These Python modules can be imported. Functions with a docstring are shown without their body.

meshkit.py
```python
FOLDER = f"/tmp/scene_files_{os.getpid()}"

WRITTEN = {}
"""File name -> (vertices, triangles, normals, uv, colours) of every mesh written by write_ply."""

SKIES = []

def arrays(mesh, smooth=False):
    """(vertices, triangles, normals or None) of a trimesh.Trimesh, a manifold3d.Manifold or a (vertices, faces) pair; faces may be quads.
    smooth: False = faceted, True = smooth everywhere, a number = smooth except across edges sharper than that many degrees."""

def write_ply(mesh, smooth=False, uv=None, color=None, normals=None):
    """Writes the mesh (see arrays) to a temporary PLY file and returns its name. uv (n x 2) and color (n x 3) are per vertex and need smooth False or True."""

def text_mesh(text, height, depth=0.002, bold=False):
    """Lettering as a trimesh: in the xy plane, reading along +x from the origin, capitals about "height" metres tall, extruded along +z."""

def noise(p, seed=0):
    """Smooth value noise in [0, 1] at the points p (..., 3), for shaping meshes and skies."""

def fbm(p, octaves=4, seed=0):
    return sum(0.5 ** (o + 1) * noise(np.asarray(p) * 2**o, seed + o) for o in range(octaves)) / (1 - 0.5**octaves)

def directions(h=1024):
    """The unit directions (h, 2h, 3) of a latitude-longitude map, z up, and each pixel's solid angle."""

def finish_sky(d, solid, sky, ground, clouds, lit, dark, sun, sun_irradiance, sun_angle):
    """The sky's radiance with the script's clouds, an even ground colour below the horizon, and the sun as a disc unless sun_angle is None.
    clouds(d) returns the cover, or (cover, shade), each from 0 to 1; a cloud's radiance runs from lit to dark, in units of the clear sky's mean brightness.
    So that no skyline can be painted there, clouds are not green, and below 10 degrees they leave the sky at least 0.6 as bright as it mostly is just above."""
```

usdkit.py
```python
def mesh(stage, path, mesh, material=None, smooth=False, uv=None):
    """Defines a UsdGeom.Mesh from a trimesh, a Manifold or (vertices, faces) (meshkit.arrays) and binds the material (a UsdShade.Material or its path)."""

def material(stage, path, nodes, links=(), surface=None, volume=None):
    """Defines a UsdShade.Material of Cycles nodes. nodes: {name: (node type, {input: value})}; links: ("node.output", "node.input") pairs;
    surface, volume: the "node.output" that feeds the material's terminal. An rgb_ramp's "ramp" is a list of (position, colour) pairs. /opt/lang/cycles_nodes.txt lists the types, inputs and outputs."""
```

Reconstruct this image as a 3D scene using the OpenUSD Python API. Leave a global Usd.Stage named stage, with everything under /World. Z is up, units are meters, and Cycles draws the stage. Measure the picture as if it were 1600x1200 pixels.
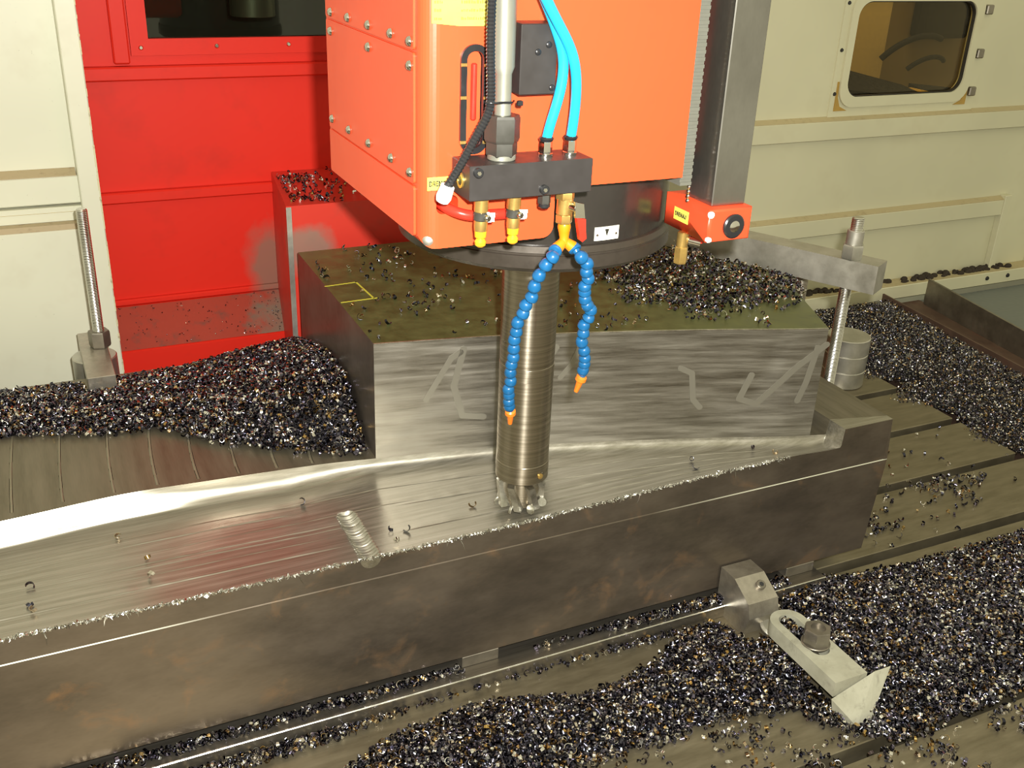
import math, random
import numpy as np, trimesh, shapely, manifold3d as m3
from shapely.geometry import Polygon, box as sbox, Point
import usdkit, meshkit
from pxr import Usd, UsdGeom, UsdLux, UsdShade, Gf, Sdf, Vt

random.seed(7)
rng = np.random.default_rng(7)
stage = Usd.Stage.CreateInMemory()
UsdGeom.SetStageUpAxis(stage, UsdGeom.Tokens.z)
UsdGeom.SetStageMetersPerUnit(stage, 1.0)
UsdGeom.Xform.Define(stage, '/World')
UsdGeom.Scope.Define(stage, '/World/Looks')

# ---------------------------------------------------------------- camera, light, exposure
CAM = np.array([-0.62704, -1.23347, 1.06614])
RIGHT = np.array([0.904899, -0.423980, 0.037408])
UP = np.array([0.148802, 0.397478, 0.905466])
FWD = np.array([0.398768, 0.813789, -0.422766])


def frame(prim, pos):
    b = -FWD
    m = Gf.Matrix4d(*RIGHT, 0, *UP, 0, *b, 0, *pos, 1)
    UsdGeom.Xformable(prim).AddTransformOp().Set(m)


cam = UsdGeom.Camera.Define(stage, '/World/camera')
frame(cam, CAM)
cam.CreateHorizontalApertureAttr(36.0)
cam.CreateVerticalApertureAttr(27.0)
cam.CreateFocalLengthAttr(36.0 * 1614.48 / 1600)
cam.CreateClippingRangeAttr(Gf.Vec2f(0.02, 100))
cam.CreateExposureAttr(0.35)

# the camera's flash: a small lamp just above and right of the lens
flash = UsdLux.DiskLight.Define(stage, '/World/flash')
frame(flash, CAM + 0.05 * RIGHT + 0.06 * UP)
flash.CreateRadiusAttr(0.016)
flash.CreateIntensityAttr(15000)
flash.CreateColorAttr(Gf.Vec3f(1.0, 0.98, 0.90))
# the workshop's own light
dome = UsdLux.DomeLight.Define(stage, '/World/workshop_light')
dome.CreateIntensityAttr(0.17)
dome.CreateColorAttr(Gf.Vec3f(1.0, 0.93, 0.62))
# fluorescent tube fitting of the machine, above and in front of the table
tube_light = UsdLux.RectLight.Define(stage, '/World/machine_lamp')
UsdGeom.Xformable(tube_light).AddTranslateOp().Set(Gf.Vec3d(0.3, -0.9, 2.3))
UsdGeom.Xformable(tube_light).AddRotateXYZOp().Set(Gf.Vec3f(-20, 0, 0))
tube_light.CreateWidthAttr(1.6)
tube_light.CreateHeightAttr(0.12)
tube_light.CreateIntensityAttr(2.0)
tube_light.CreateColorAttr(Gf.Vec3f(0.98, 1.0, 0.72))

# added fill light, itself unseen, brightening the room behind the right window
shop = UsdLux.RectLight.Define(stage, '/World/workshop_lamp')
UsdGeom.Xformable(shop).AddTranslateOp().Set(Gf.Vec3d(2.2, 1.6, 2.4))
shop.CreateWidthAttr(1.2)
shop.CreateHeightAttr(0.25)
shop.CreateIntensityAttr(26.0)
shop.CreateColorAttr(Gf.Vec3f(1.0, 0.92, 0.65))

# ---------------------------------------------------------------- helpers
counts = {}


def path_for(name, parent):
    base = f'{parent}/{name}'
    n = counts.get(base, 0)
    counts[base] = n + 1
    return base if n == 0 else f'{base}_{n:03d}'


def pp(parent):
    return '/World' if parent is None else str(parent.GetPath())


def setdata(prim, label=None, cat=None, group=None, kind=None):
    for k, v in (('label', label), ('category', cat), ('group', group), ('kind', kind)):
        if v:
            prim.SetCustomDataByKey(k, v)
    return prim


def thing(name, label, cat, loc=(0, 0, 0), group=None, kind=None):
    x = UsdGeom.Xform.Define(stage, path_for(name, '/World'))
    if any(loc):
        x.AddTranslateOp().Set(Gf.Vec3d(*map(float, loc)))
    p = x.GetPrim()
    ORIGIN[str(p.GetPath())] = np.array(loc, float)
    return setdata(p, label, cat, group, kind)


ORIGIN = {}


def obj(name, mesh, mat, parent=None, label=None, cat=None, group=None, kind=None, smooth=35, local=False):
    """one mesh; vertices are world coordinates, moved into the parent thing's frame"""
    if isinstance(mesh, (list, tuple)) and not isinstance(mesh[0], np.ndarray):
        mesh = cat_(mesh)
    if parent is not None and not local:
        root = '/'.join(str(parent.GetPath()).split('/')[:3])
        o = ORIGIN.get(root, np.zeros(3))
        if o.any():
            if hasattr(mesh, 'to_mesh'):
                mesh = mesh.translate([float(-a) for a in o])
            else:
                mesh = mesh.copy()
                mesh.apply_translation(-o)
    p = usdkit.mesh(stage, path_for(name, pp(parent)), mesh, MAT[mat], smooth=smooth).GetPrim()
    return setdata(p, label, cat, group, kind)


def tri(m):
    if isinstance(m, trimesh.Trimesh):
        return m
    v, f, _ = meshkit.arrays(m)
    return trimesh.Trimesh(v, f, process=False)


def cat_(ms):
    return trimesh.util.concatenate([tri(m) for m in ms])


def box(x0, x1, y0, y1, z0, z1, b=0.002):
    b = min(b, 0.45 * (x1 - x0), 0.45 * (y1 - y0), 0.45 * (z1 - z0))
    if b <= 1e-6:
        m = trimesh.creation.box((x1 - x0, y1 - y0, z1 - z0))
        m.apply_translation(((x0 + x1) / 2, (y0 + y1) / 2, (z0 + z1) / 2))
        return m
    pts = []
    for sx in (0, 1):
        for sy in (0, 1):
            for sz in (0, 1):
                c = np.array([(x0, x1)[sx], (y0, y1)[sy], (z0, z1)[sz]])
                d = np.array([1 - 2 * sx, 1 - 2 * sy, 1 - 2 * sz]) * b
                for k in range(3):
                    e = d.copy()
                    e[k] = 0
                    pts.append(c + e)
    return trimesh.Trimesh(*hull(pts), process=False)


def hull(pts):
    m = trimesh.convex.convex_hull(np.array(pts, float))
    return np.array(m.vertices), np.array(m.faces)


def hullmesh(pts):
    return trimesh.Trimesh(*hull(pts), process=False)


def basis(d):
    d = np.asarray(d, float)
    d = d / np.linalg.norm(d)
    a = np.cross(d, [0, 0, 1.0] if abs(d[2]) < 0.9 else [1.0, 0, 0])
    a /= np.linalg.norm(a)
    return a, np.cross(d, a), d


def lathe(profile, p0, axis=(0, 0, 1), n=32, caps=True):
    """profile: (distance along axis from p0, radius) pairs"""
    a, b, d = basis(axis)
    pr = np.array(profile, float)
    ang = np.arange(n) * 2 * np.pi / n
    ring = np.cos(ang)[:, None] * a + np.sin(ang)[:, None] * b
    v = [np.asarray(p0) + s * d + r * ring for s, r in pr]
    v = np.vstack(v)
    f = []
    k = len(pr)
    for i in range(k - 1):
        for j in range(n):
            j2 = (j + 1) % n
            q = [i * n + j, i * n + j2, (i + 1) * n + j2, (i + 1) * n + j]
            f += [[q[0], q[1], q[2]], [q[0], q[2], q[3]]]
    if caps:
        v = np.vstack([v, np.asarray(p0) + pr[0, 0] * d, np.asarray(p0) + pr[-1, 0] * d])
        c0, c1 = k * n, k * n + 1
        for j in range(n):
            j2 = (j + 1) % n
            f.append([c0, j2, j])
            f.append([c1, (k - 1) * n + j, (k - 1) * n + j2])
    return trimesh.Trimesh(v, np.array(f), process=False)


def cyl(p0, p1, r, n=28, b=0.0012):
    p0, p1 = np.asarray(p0, float), np.asarray(p1, float)
    L = np.linalg.norm(p1 - p0)
    b = min(b, L * 0.3, r * 0.4)
    return lathe([(0, r - b), (b, r), (L - b, r), (L, r - b)], p0, p1 - p0, n)


def hexnut(p, axis, af, h):
    """hexagonal prism with chamfered ends, af: across flats"""
    R = af / math.sqrt(3)
    a, b, d = basis(axis)
    pts = []
    for s, k in ((0, .93), (0.12 * h, 1), (0.88 * h, 1), (h, .93)):
        for i in range(6):
            t = i * math.pi / 3 + .3
            pts.append(np.asarray(p) + s * d + k * R * (math.cos(t) * a + math.sin(t) * b))
    return hullmesh(pts)


def spline(pts, n=60):
    from scipy.interpolate import CubicSpline
    p = np.array(pts, float)
    s = np.r_[0, np.cumsum(np.linalg.norm(np.diff(p, axis=0), axis=1))]
    return CubicSpline(s, p)(np.linspace(0, s[-1], n))


def tube(pts, r, n=14, ridge=None):
    p = np.array(pts, float)
    t = np.gradient(p, axis=0)
    t /= np.linalg.norm(t, axis=1, keepdims=True)
    a = np.cross(t[0], [0.3, 1, 0.1])
    a /= np.linalg.norm(a)
    ang = np.arange(n) * 2 * np.pi / n
    V = []
    for i in range(len(p)):
        a = a - t[i] * (a @ t[i])
        a /= np.linalg.norm(a)
        b = np.cross(t[i], a)
        rr = r if ridge is None else r * (1 + ridge * (i % 2))
        V.append(p[i] + rr * (np.cos(ang)[:, None] * a + np.sin(ang)[:, None] * b))
    V = np.vstack(V)
    f = []
    for i in range(len(p) - 1):
        for j in range(n):
            j2 = (j + 1) % n
            q = [i * n + j, i * n + j2, (i + 1) * n + j2, (i + 1) * n + j]
            f += [[q[0], q[1], q[2]], [q[0], q[2], q[3]]]
    V = np.vstack([V, p[0], p[-1]])
    c0, c1 = len(V) - 2, len(V) - 1
    for j in range(n):
        j2 = (j + 1) % n
        f.append([c0, j2, j])
        f.append([c1, (len(p) - 1) * n + j, (len(p) - 1) * n + j2])
    return trimesh.Trimesh(V, np.array(f), process=False)


def man(m):
    m = tri(m)
    return m3.Manifold(m3.Mesh(np.asarray(m.vertices, np.float32), np.asarray(m.faces, np.uint32)))


def extrude(poly, plane, lo, hi):
    """shapely polygon in plane 'xy','xz','yz', extruded along the third axis from lo to hi"""
    m = trimesh.creation.extrude_polygon(poly, hi - lo, engine='earcut')
    v = np.array(m.vertices)
    f = np.array(m.faces)
    if plane == 'xy':
        v = np.c_[v[:, 0], v[:, 1], v[:, 2] + lo]
    elif plane == 'xz':
        v = np.c_[v[:, 0], v[:, 2] + lo, v[:, 1]]
        f = f[:, ::-1]
    else:
        v = np.c_[v[:, 2] + lo, v[:, 0], v[:, 1]]
    return trimesh.Trimesh(v, f, process=False)


def rrect(x0, y0, x1, y1, r):
    return sbox(x0 + r, y0 + r, x1 - r, y1 - r).buffer(r, quad_segs=8)


def place(mesh, origin, ex, ey):
    """mesh in its xy plane -> plane at origin with axes ex, ey"""
    ex, ey = np.asarray(ex, float), np.asarray(ey, float)
    ez = np.cross(ex, ey)
    v = np.array(mesh.vertices)
    w = np.asarray(origin) + v[:, :1] * ex + v[:, 1:2] * ey + v[:, 2:3] * ez
    return trimesh.Trimesh(w, np.array(mesh.faces), process=False)


# ---------------------------------------------------------------- materials
MAT = {}


def material(key, nodes, links, surface):
    MAT[key] = usdkit.material(stage, f'/World/Looks/{key}', nodes, links, surface=surface)


def paint(key, col, rough=.4, dirt=(.12, .1, .06), amount=.25, scale=9., spots=.0, spec=.5, blobs=(), blobcol=(.16, .15, .11), var=.12, coat=0.):
    """painted sheet metal: slight tone variation, grime in noise patches, fine dark specks, optional worn places"""
    n = {'g': ('geometry', {}),
         'n1': ('noise_texture', {'scale': scale, 'detail': 5., 'roughness': .6}),
         'r1': ('map_range', {'from_min': .55, 'from_max': .8, 'to_min': 0., 'to_max': amount, 'clamp': True}),
         'n2': ('noise_texture', {'scale': 140., 'detail': 3., 'roughness': .7}),
         'r2': ('map_range', {'from_min': .70, 'from_max': .78, 'to_min': 0., 'to_max': spots, 'clamp': True}),
         'n3': ('noise_texture', {'scale': 2.5, 'detail': 2.}),
         'r3': ('map_range', {'from_min': .3, 'from_max': .7, 'to_min': 1 - var, 'to_max': 1., 'clamp': True}),
         'tone': ('mix_color', {'blend_type': 'multiply', 'fac': 1., 'a': col}),
         'm1': ('mix_color', {'b': dirt}),
         'm2': ('mix_color', {'b': tuple(.3 * c for c in dirt)}),
         'bp': ('bump', {'strength': .12, 'distance': .004}),
         'p': ('principled_bsdf', {'roughness': rough, 'specular_ior_level': spec, 'coat_weight': coat, 'coat_roughness': .12})}
    l = [('g.position', 'n1.vector'), ('g.position', 'n2.vector'), ('g.position', 'n3.vector'), ('n1.fac', 'r1.value'), ('n2.fac', 'r2.value'),
         ('n3.fac', 'r3.value'), ('r3.result', 'tone.b'), ('tone.result', 'm1.a'), ('r1.result', 'm1.fac'), ('m1.result', 'm2.a'), ('r2.result', 'm2.fac'),
         ('n1.fac', 'bp.height'), ('bp.normal', 'p.normal')]
    out = 'm2.result'
    for i, (c, r) in enumerate(blobs):
        n[f'bm{i}'] = ('mapping', {'location': tuple(-c[k] / r[k] for k in range(3)), 'scale': tuple(1 / r[k] for k in range(3))})
        n[f'bg{i}'] = ('gradient_texture', {'gradient_type': 'spherical'})
        n[f'ba{i}'] = ('math', {'math_type': 'multiply_add', 'value2': 1.0, 'value3': -.44})
        n[f'bn{i}'] = ('math', {'math_type': 'add'})
        n[f'br{i}'] = ('map_range', {'from_min': .28, 'from_max': .70, 'to_min': 0., 'to_max': .75, 'clamp': True})
        n[f'bx{i}'] = ('mix_color', {'b': blobcol})
        l += [('g.position', f'bm{i}.vector'), (f'bm{i}.vector', f'bg{i}.vector'), ('n1.fac', f'ba{i}.value1'), (f'ba{i}.value', f'bn{i}.value1'),
              (f'bg{i}.fac', f'bn{i}.value2'), (f'bn{i}.value', f'br{i}.value'), (f'br{i}.result', f'bx{i}.fac'), (out, f'bx{i}.a')]
        out = f'bx{i}.result'
    l.append((out, 'p.base_color'))
    material(key, n, l, 'p.BSDF')


def steel(key, c0, c1, rough=(.2, .4), stretch=(1, 1, 1), scale=20., bump=.1, metallic=1., rust=0., rustcol=(.26, .12, .03), rustscale=7., aniso=0., line=None, spec=.5, wipe=0., haze=0., ring=False):
    """brushed / milled steel: tone, roughness and bump from a stretched noise, rust from blotchy noise"""
    n = {'g': ('geometry', {}), 'mp': ('mapping', {'scale': stretch}),
         'n1': ('noise_texture', {'scale': scale, 'detail': 6., 'roughness': .65}),
         'ramp': ('rgb_ramp', {'ramp': [(.3, c0), (.7, c1)]}),
         'rr': ('map_range', {'from_min': .3, 'from_max': .7, 'to_min': rough[0], 'to_max': rough[1], 'clamp': True}),
         'bp': ('bump', {'strength': bump, 'distance': .002}),
         'n2': ('noise_texture', {'scale': rustscale, 'detail': 7., 'roughness': .68, 'distortion': .6}),
         'r2': ('map_range', {'from_min': .56, 'from_max': .72, 'to_min': 0., 'to_max': rust, 'clamp': True}),
         'mx': ('mix_color', {'b': rustcol}),
         'met': ('map_range', {'from_min': 0., 'from_max': 1., 'to_min': metallic, 'to_max': .1, 'clamp': True}),
         'n4': ('noise_texture', {'scale': 3.2, 'detail': 3., 'distortion': 1.0}),
         'w4': ('map_range', {'from_min': .45, 'from_max': .62, 'to_min': 0., 'to_max': wipe, 'clamp': True}),
         'radd': ('math', {'math_type': 'add'}),
         'p': ('principled_bsdf', {'anisotropic': aniso, 'specular_ior_level': spec})}
    l = [('g.position', 'mp.vector'), ('mp.vector', 'n1.vector'), ('n1.fac', 'ramp.fac'), ('n1.fac', 'rr.value'), ('n1.fac', 'bp.height'),
         ('bp.normal', 'p.normal'), ('g.position', 'n2.vector'), ('n2.fac', 'r2.value'), ('r2.result', 'mx.fac'), ('ramp.color', 'mx.a'),
         ('r2.result', 'met.value'), ('met.result', 'p.metallic'), ('g.position', 'n4.vector'), ('n4.fac', 'w4.value'),
         ('rr.result', 'radd.value1'), ('w4.result', 'radd.value2'), ('radd.value', 'p.roughness')]
    if ring:                                        # turned surface: grooves run round the z axis
        n['tg'] = ('tangent', {'direction_type': 'radial', 'axis': 'z'})
        n['p'][1]['anisotropic_rotation'] = .25
        l.append(('tg.tangent', 'p.tangent'))
    out = 'mx.result'
    if line:                                        # flash glint painted into the colour of the machined edge at height z
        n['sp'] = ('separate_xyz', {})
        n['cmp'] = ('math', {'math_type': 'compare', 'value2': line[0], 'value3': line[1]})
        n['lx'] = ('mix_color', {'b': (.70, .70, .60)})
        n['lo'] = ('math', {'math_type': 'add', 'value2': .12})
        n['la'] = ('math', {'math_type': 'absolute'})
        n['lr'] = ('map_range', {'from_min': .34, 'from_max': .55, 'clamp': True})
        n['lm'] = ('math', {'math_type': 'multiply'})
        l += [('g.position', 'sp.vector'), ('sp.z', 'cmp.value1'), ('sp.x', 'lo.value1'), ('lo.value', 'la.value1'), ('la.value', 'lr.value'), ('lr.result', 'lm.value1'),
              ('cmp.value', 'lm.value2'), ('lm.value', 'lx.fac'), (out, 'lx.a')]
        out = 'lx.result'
    l.append((out, 'p.base_color'))
    if haze:
        n['hr'] = ('math', {'math_type': 'add', 'value2': .30})
        n['h'] = ('principled_bsdf', {'metallic': metallic * .75, 'specular_ior_level': spec})
        n['hm'] = ('mix_closure', {'fac': haze})
        l += [(out, 'h.base_color'), ('radd.value', 'hr.value1'), ('hr.value', 'h.roughness'), ('bp.normal', 'h.normal'), ('p.BSDF', 'hm.closure1'), ('h.BSDF', 'hm.closure2')]
        return material(key, n, l, 'hm.closure')
    material(key, n, l, 'p.BSDF')


def plain(key, col, rough=.4, metallic=0., spec=.5, trans=0.):
    n = {'g': ('geometry', {}), 'n': ('noise_texture', {'scale': 60., 'detail': 3.}),
         'r': ('map_range', {'from_min': .3, 'from_max': .7, 'to_min': rough * .85, 'to_max': rough * 1.15}),
         't': ('map_range', {'from_min': .3, 'from_max': .7, 'to_min': .9, 'to_max': 1.}),
         'm': ('mix_color', {'blend_type': 'multiply', 'fac': 1., 'a': col}),
         'p': ('principled_bsdf', {'metallic': metallic, 'specular_ior_level': spec, 'transmission_weight': trans})}
    material(key, n, [('g.position', 'n.vector'), ('n.fac', 'r.value'), ('r.result', 'p.roughness'), ('n.fac', 't.value'), ('t.result', 'm.b'), ('m.result', 'p.base_color')], 'p.BSDF')


def pane(key, tint=(.9, .9, .85), refl=1.45, rough=.02):
    n = {'t': ('transparent_bsdf', {'color': tint}), 'g': ('glossy_bsdf', {'color': (1, 1, 1), 'roughness': rough}), 'f': ('fresnel', {'IOR': refl}), 'm': ('mix_closure', {})}
    material(key, n, [('f.fac', 'm.fac'), ('t.BSDF', 'm.closure1'), ('g.BSDF', 'm.closure2')], 'm.closure')


paint('white_sheet', (.66, .66, .53), .42, (.33, .24, .13), .22, 7., spots=.5)
paint('white_sheet_dim', (.66, .64, .45), .45, (.33, .25, .13), .2, 5., spots=.2)  # white_sheet copy with the dimmer right-hand light put into its yellower tone
paint('white_dusty', (.45, .36, .22), .7, (.15, .09, .05), .6, 60., spots=.6)
paint('tan_dusty', (.50, .42, .24), .7, (.2, .13, .07), .4, 40., spots=.2)
paint('rusty_edge', (.60, .55, .36), .6, (.16, .07, .03), .95, 60., spots=.5)
paint('red_sheet', (.68, .022, .010), .5, (.20, .02, .012), .28, 8., spots=.35, spec=.25, var=.08, blobs=[((-.13, 1.1, .29), (.085, .2, .14))])
paint('red_dusty', (.34, .045, .025), .6, (.09, .06, .045), .9, 30., spots=.8, blobs=[((-.12, 1.02, .13), (.12, .2, .16))])
paint('red_box', (.62, .035, .02), .42, (.13, .07, .05), .35, 12., spots=.3, blobs=[((-.125, .75, .415), (.10, .1, .075))], blobcol=(.2, .19, .15))
paint('head_red', (.82, .088, .028), .34, (.5, .04, .02), .15, 10., spots=.0, var=.06)
paint('bracket_red', (.82, .080, .028), .36, (.9, .8, .7), .0, 12., var=.05)
plain('red_rubber', (.72, .035, .02), .25)
steel('floor_steel', (.29, .27, .215), (.46, .435, .375), (.17, .30), (.35, 9, 9), 14., .10, wipe=.06, haze=.5)
steel('shelf_steel', (.17, .150, .105), (.26, .23, .17), (.30, .42), (5, .5, 5), 9., .05, haze=.6)
steel('ridge_steel', (.24, .215, .155), (.34, .31, .23), (.34, .46), (5, .5, 5), 9., .05, haze=.7)
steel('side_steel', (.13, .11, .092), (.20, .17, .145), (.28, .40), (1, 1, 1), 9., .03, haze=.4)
steel('pale_steel', (.33, .32, .245), (.42, .41, .32), (.45, .6), (1, 1, 1), 30., .15, metallic=.15, rust=.35, rustcol=(.06, .05, .04), rustscale=45.)
steel('face_steel', (.24, .225, .20), (.42, .40, .36), (.32, .50), (.8, 1, 12), 9., .12, wipe=.1)
steel('top_steel', (.080, .088, .030), (.145, .155, .055), (.32, .5), (1, 1, 1), 30., .12, metallic=.35, spec=.6)  # olive reflection of the surrounding walls put into the base colour
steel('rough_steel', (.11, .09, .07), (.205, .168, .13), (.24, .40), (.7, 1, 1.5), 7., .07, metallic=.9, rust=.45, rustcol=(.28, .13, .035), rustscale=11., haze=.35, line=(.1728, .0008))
steel('tool_steel', (.34, .30, .24), (.50, .455, .38), (.24, .32), (.3, .3, 60), 3., .02, aniso=.9, ring=True)
steel('bright_steel', (.55, .54, .50), (.75, .74, .7), (.2, .35), (1, 1, 1), 30., .1)
steel('clamp_steel', (.40, .39, .34), (.60, .58, .52), (.35, .5), (1, 1, 1), 15., .15, metallic=.85)
steel('bar_steel', (.40, .38, .33), (.58, .56, .5), (.36, .5), (1, 1, 1), 18., .1, metallic=.8)
steel('strap_dark', (.36, .33, .28), (.52, .48, .41), (.27, .38), (1, 1, 1), 18., .08, metallic=1., haze=.35)
steel('dull_steel', (.20, .18, .15), (.32, .29, .24), (.35, .5), (1, 1, 1), 18., .15, metallic=.85, rust=.25)
steel('table_steel', (.17, .145, .095), (.27, .235, .16), (.38, .55), (.6, 3, 1), 16., .08, metallic=.75, rust=.15, rustcol=(.13, .1, .05))
steel('rail_steel', (.20, .18, .15), (.30, .27, .22), (.3, .45), (.3, 5, 5), 16., .08, metallic=.9)
steel('pillar_steel', (.24, .23, .21), (.34, .33, .30), (.14, .22), (1, 1, .5), 12., .03, haze=.28)
steel('grey_pipe', (.24, .24, .20), (.34, .34, .28), (.38, .48), (1, 1, .3), 25., .05, metallic=.5)
steel('pan_rust', (.10, .06, .045), (.16, .10, .07), (.5, .7), (1, 1, 1), 14., .2, metallic=.3, rust=.5, rustcol=(.14, .03, .02))
plain('black_steel', (.028, .024, .021), .22, 0., .7)
plain('black_disc', (.075, .062, .050), .36, .5, .6)
plain('black_block', (.035, .031, .03), .42, 0., .5)
plain('black_plastic', (.02, .02, .022), .25)
plain('dark_fitting', (.060, .058, .050), .35, .3)
plain('blue_hose', (.02, .42, .78), .28)
plain('blue_bead', (.008, .105, .27), .32)
plain('orange_plastic', (.90, .20, .02), .35)
plain('yellow_plastic', (.92, .40, .02), .35)
plain('amber_plastic', (.92, .24, .008), .35)
plain('brass', (.75, .50, .16), .32, .85)
plain('chrome', (.78, .76, .72), .16, 1.)
plain('white_cap', (.85, .85, .82), .4)
plain('label_yellow', (.86, .72, .12), .35)
plain('print_black', (.03, .028, .02), .5)
plain('print_faded', (.30, .26, .05), .5)
plain('scale_white', (.70, .70, .62), .35)
plain('bellows_grey', (.15, .15, .125), .45)
plain('chalk_yellow', (.55, .50, .05), .7)
plain('dark_room', (.05, .055, .05), .6)
plain('tan_machine', (.50, .38, .19), .6)
plain('dark_bench', (.008, .008, .013), .7, spec=.15)
plain('tan_dark', (.17, .12, .055), .6)
plain('steel_blue_floor', (.20, .22, .21), .5, .3)
plain('rubber_black', (.02, .018, .016), .5)
plain('amber_seal', (.45, .28, .06), .5)
plain('dirt_black', (.03, .02, .012), .8)
pane('pane_dark', (.55, .58, .52), 1.5)
pane('pane_clear', (.75, .68, .50), 1.25)
# shavings: heat-blued, straw and bright steel, one tone per shaving
material('chip_steel', {'o': ('object_info', {}),
                        'c': ('rgb_ramp', {'ramp': [(0, (.05, .05, .07)), (.32, (.10, .10, .14)), (.47, (.17, .15, .22)), (.60, (.32, .32, .36)), (.70, (.10, .08, .10)), (.79, (.55, .36, .13)), (.87, (.70, .68, .66)), (1, (.90, .88, .85))]}),
                        'p': ('principled_bsdf', {'metallic': 1., 'roughness': .16})},
         [('o.random', 'c.fac'), ('c.color', 'p.base_color')], 'p.BSDF')
steel('chip_core', (.018, .017, .02), (.05, .045, .05), (.3, .5), (1, 1, 1), 160., .8, metallic=.8)
# chalky wipe marks on the block: a haze on the steel
material('wipe_mark', {'p': ('principled_bsdf', {'metallic': .75, 'base_color': (.33, .315, .27), 'roughness': .40})}, [], 'p.BSDF')

# ---------------------------------------------------------------- the setting
# floor of the enclosure
obj('floor', box(-3.2, 4.2, -3.0, 2.9, -.30, -.24, 0), 'pan_rust', kind='structure', label='dark chip tray under the machine table', cat='floor')

# left white sheet-metal guard (nearest the red column cover)
wl = thing('wall_left', 'white painted sheet metal guard at the left with dusty ledges and rusty edge', 'wall', kind='structure')
obj('panel', box(-2.2, -.527, .995, 1.02, .50, 1.6, .001), 'white_sheet', wl)
obj('ledge', box(-2.2, -.527, .968, .996, .486, .541, .002), 'white_sheet', wl)
obj('dust_strip', hullmesh([(-2.2, .968, .5411), (-.530, .968, .5411), (-2.2, .9945, .5411), (-.530, .9945, .5411), (-2.2, .968, .5411 + .0012), (-.530, .968, .5411 + .0012), (-2.2, .9945, .5411 + .011), (-.530, .9945, .5411 + .011)]), 'white_dusty', wl, label='brown dust lying on the ledge')
obj('ledge', box(-2.2, -.527, .960, .996, .452, .482, .002), 'white_sheet', wl)
obj('seam', [box(-2.2 + i * .0, -.532, .9592, .961, .4715, .4722, 0) for i in range(1)], 'tan_dusty', wl)
obj('dust_strip', box(-2.2, -.530, .936, .9595, .4421, .4535, 0), 'white_dusty', wl, label='brown dust lying on the lower ledge')
obj('panel', box(-2.2, -.527, .935, .996, -.2, .442, .002), 'white_sheet', wl)
obj('edge_post', box(-.529, -.492, .932, 1.03, -.2, 1.6, .002), 'white_sheet', wl)
# chipped rusty rim along the post
rim = []
zz = -.1
while zz < 1.2:
    h = rng.uniform(.004, .02)
    if rng.random() < .6:
        w = rng.uniform(.0008, .0028)
        rim.append(box(-.4925 - w, -.4915, .9312, .935, zz, zz + h, 0))
    zz += h
obj('rust_rim', rim, 'rusty_edge', wl)

# red column cover behind
wb = thing('wall_back', 'red painted sheet metal column cover with ledges behind the milling head', 'wall', kind='structure')
hole = Polygon([(-.55, -.25), (.95, -.25), (.95, 1.6), (-.55, 1.6)]).difference(sbox(-.362, .775, .42, 1.25))
obj('panel', extrude(hole, 'xz', 1.10, 1.115), 'red_sheet', wb)
obj('ledge', box(-.55, .06, 1.078, 1.101, .702, .730, .003), 'red_sheet', wb)
obj('ledge', box(-.55, -.115, 1.082, 1.101, .446, .470, .003), 'red_sheet', wb)
obj('ledge', box(-.55, -.10, 1.088, 1.101, .212, .226, .003), 'red_sheet', wb)
stepp = Polygon([(1.10, .210), (1.085, .210), (.99, .145), (.985, .142), (.985, -.2), (1.10, -.2)])
obj('sloped_step', extrude(stepp, 'yz', -.55, -.11), 'red_sheet', wb)
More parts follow.
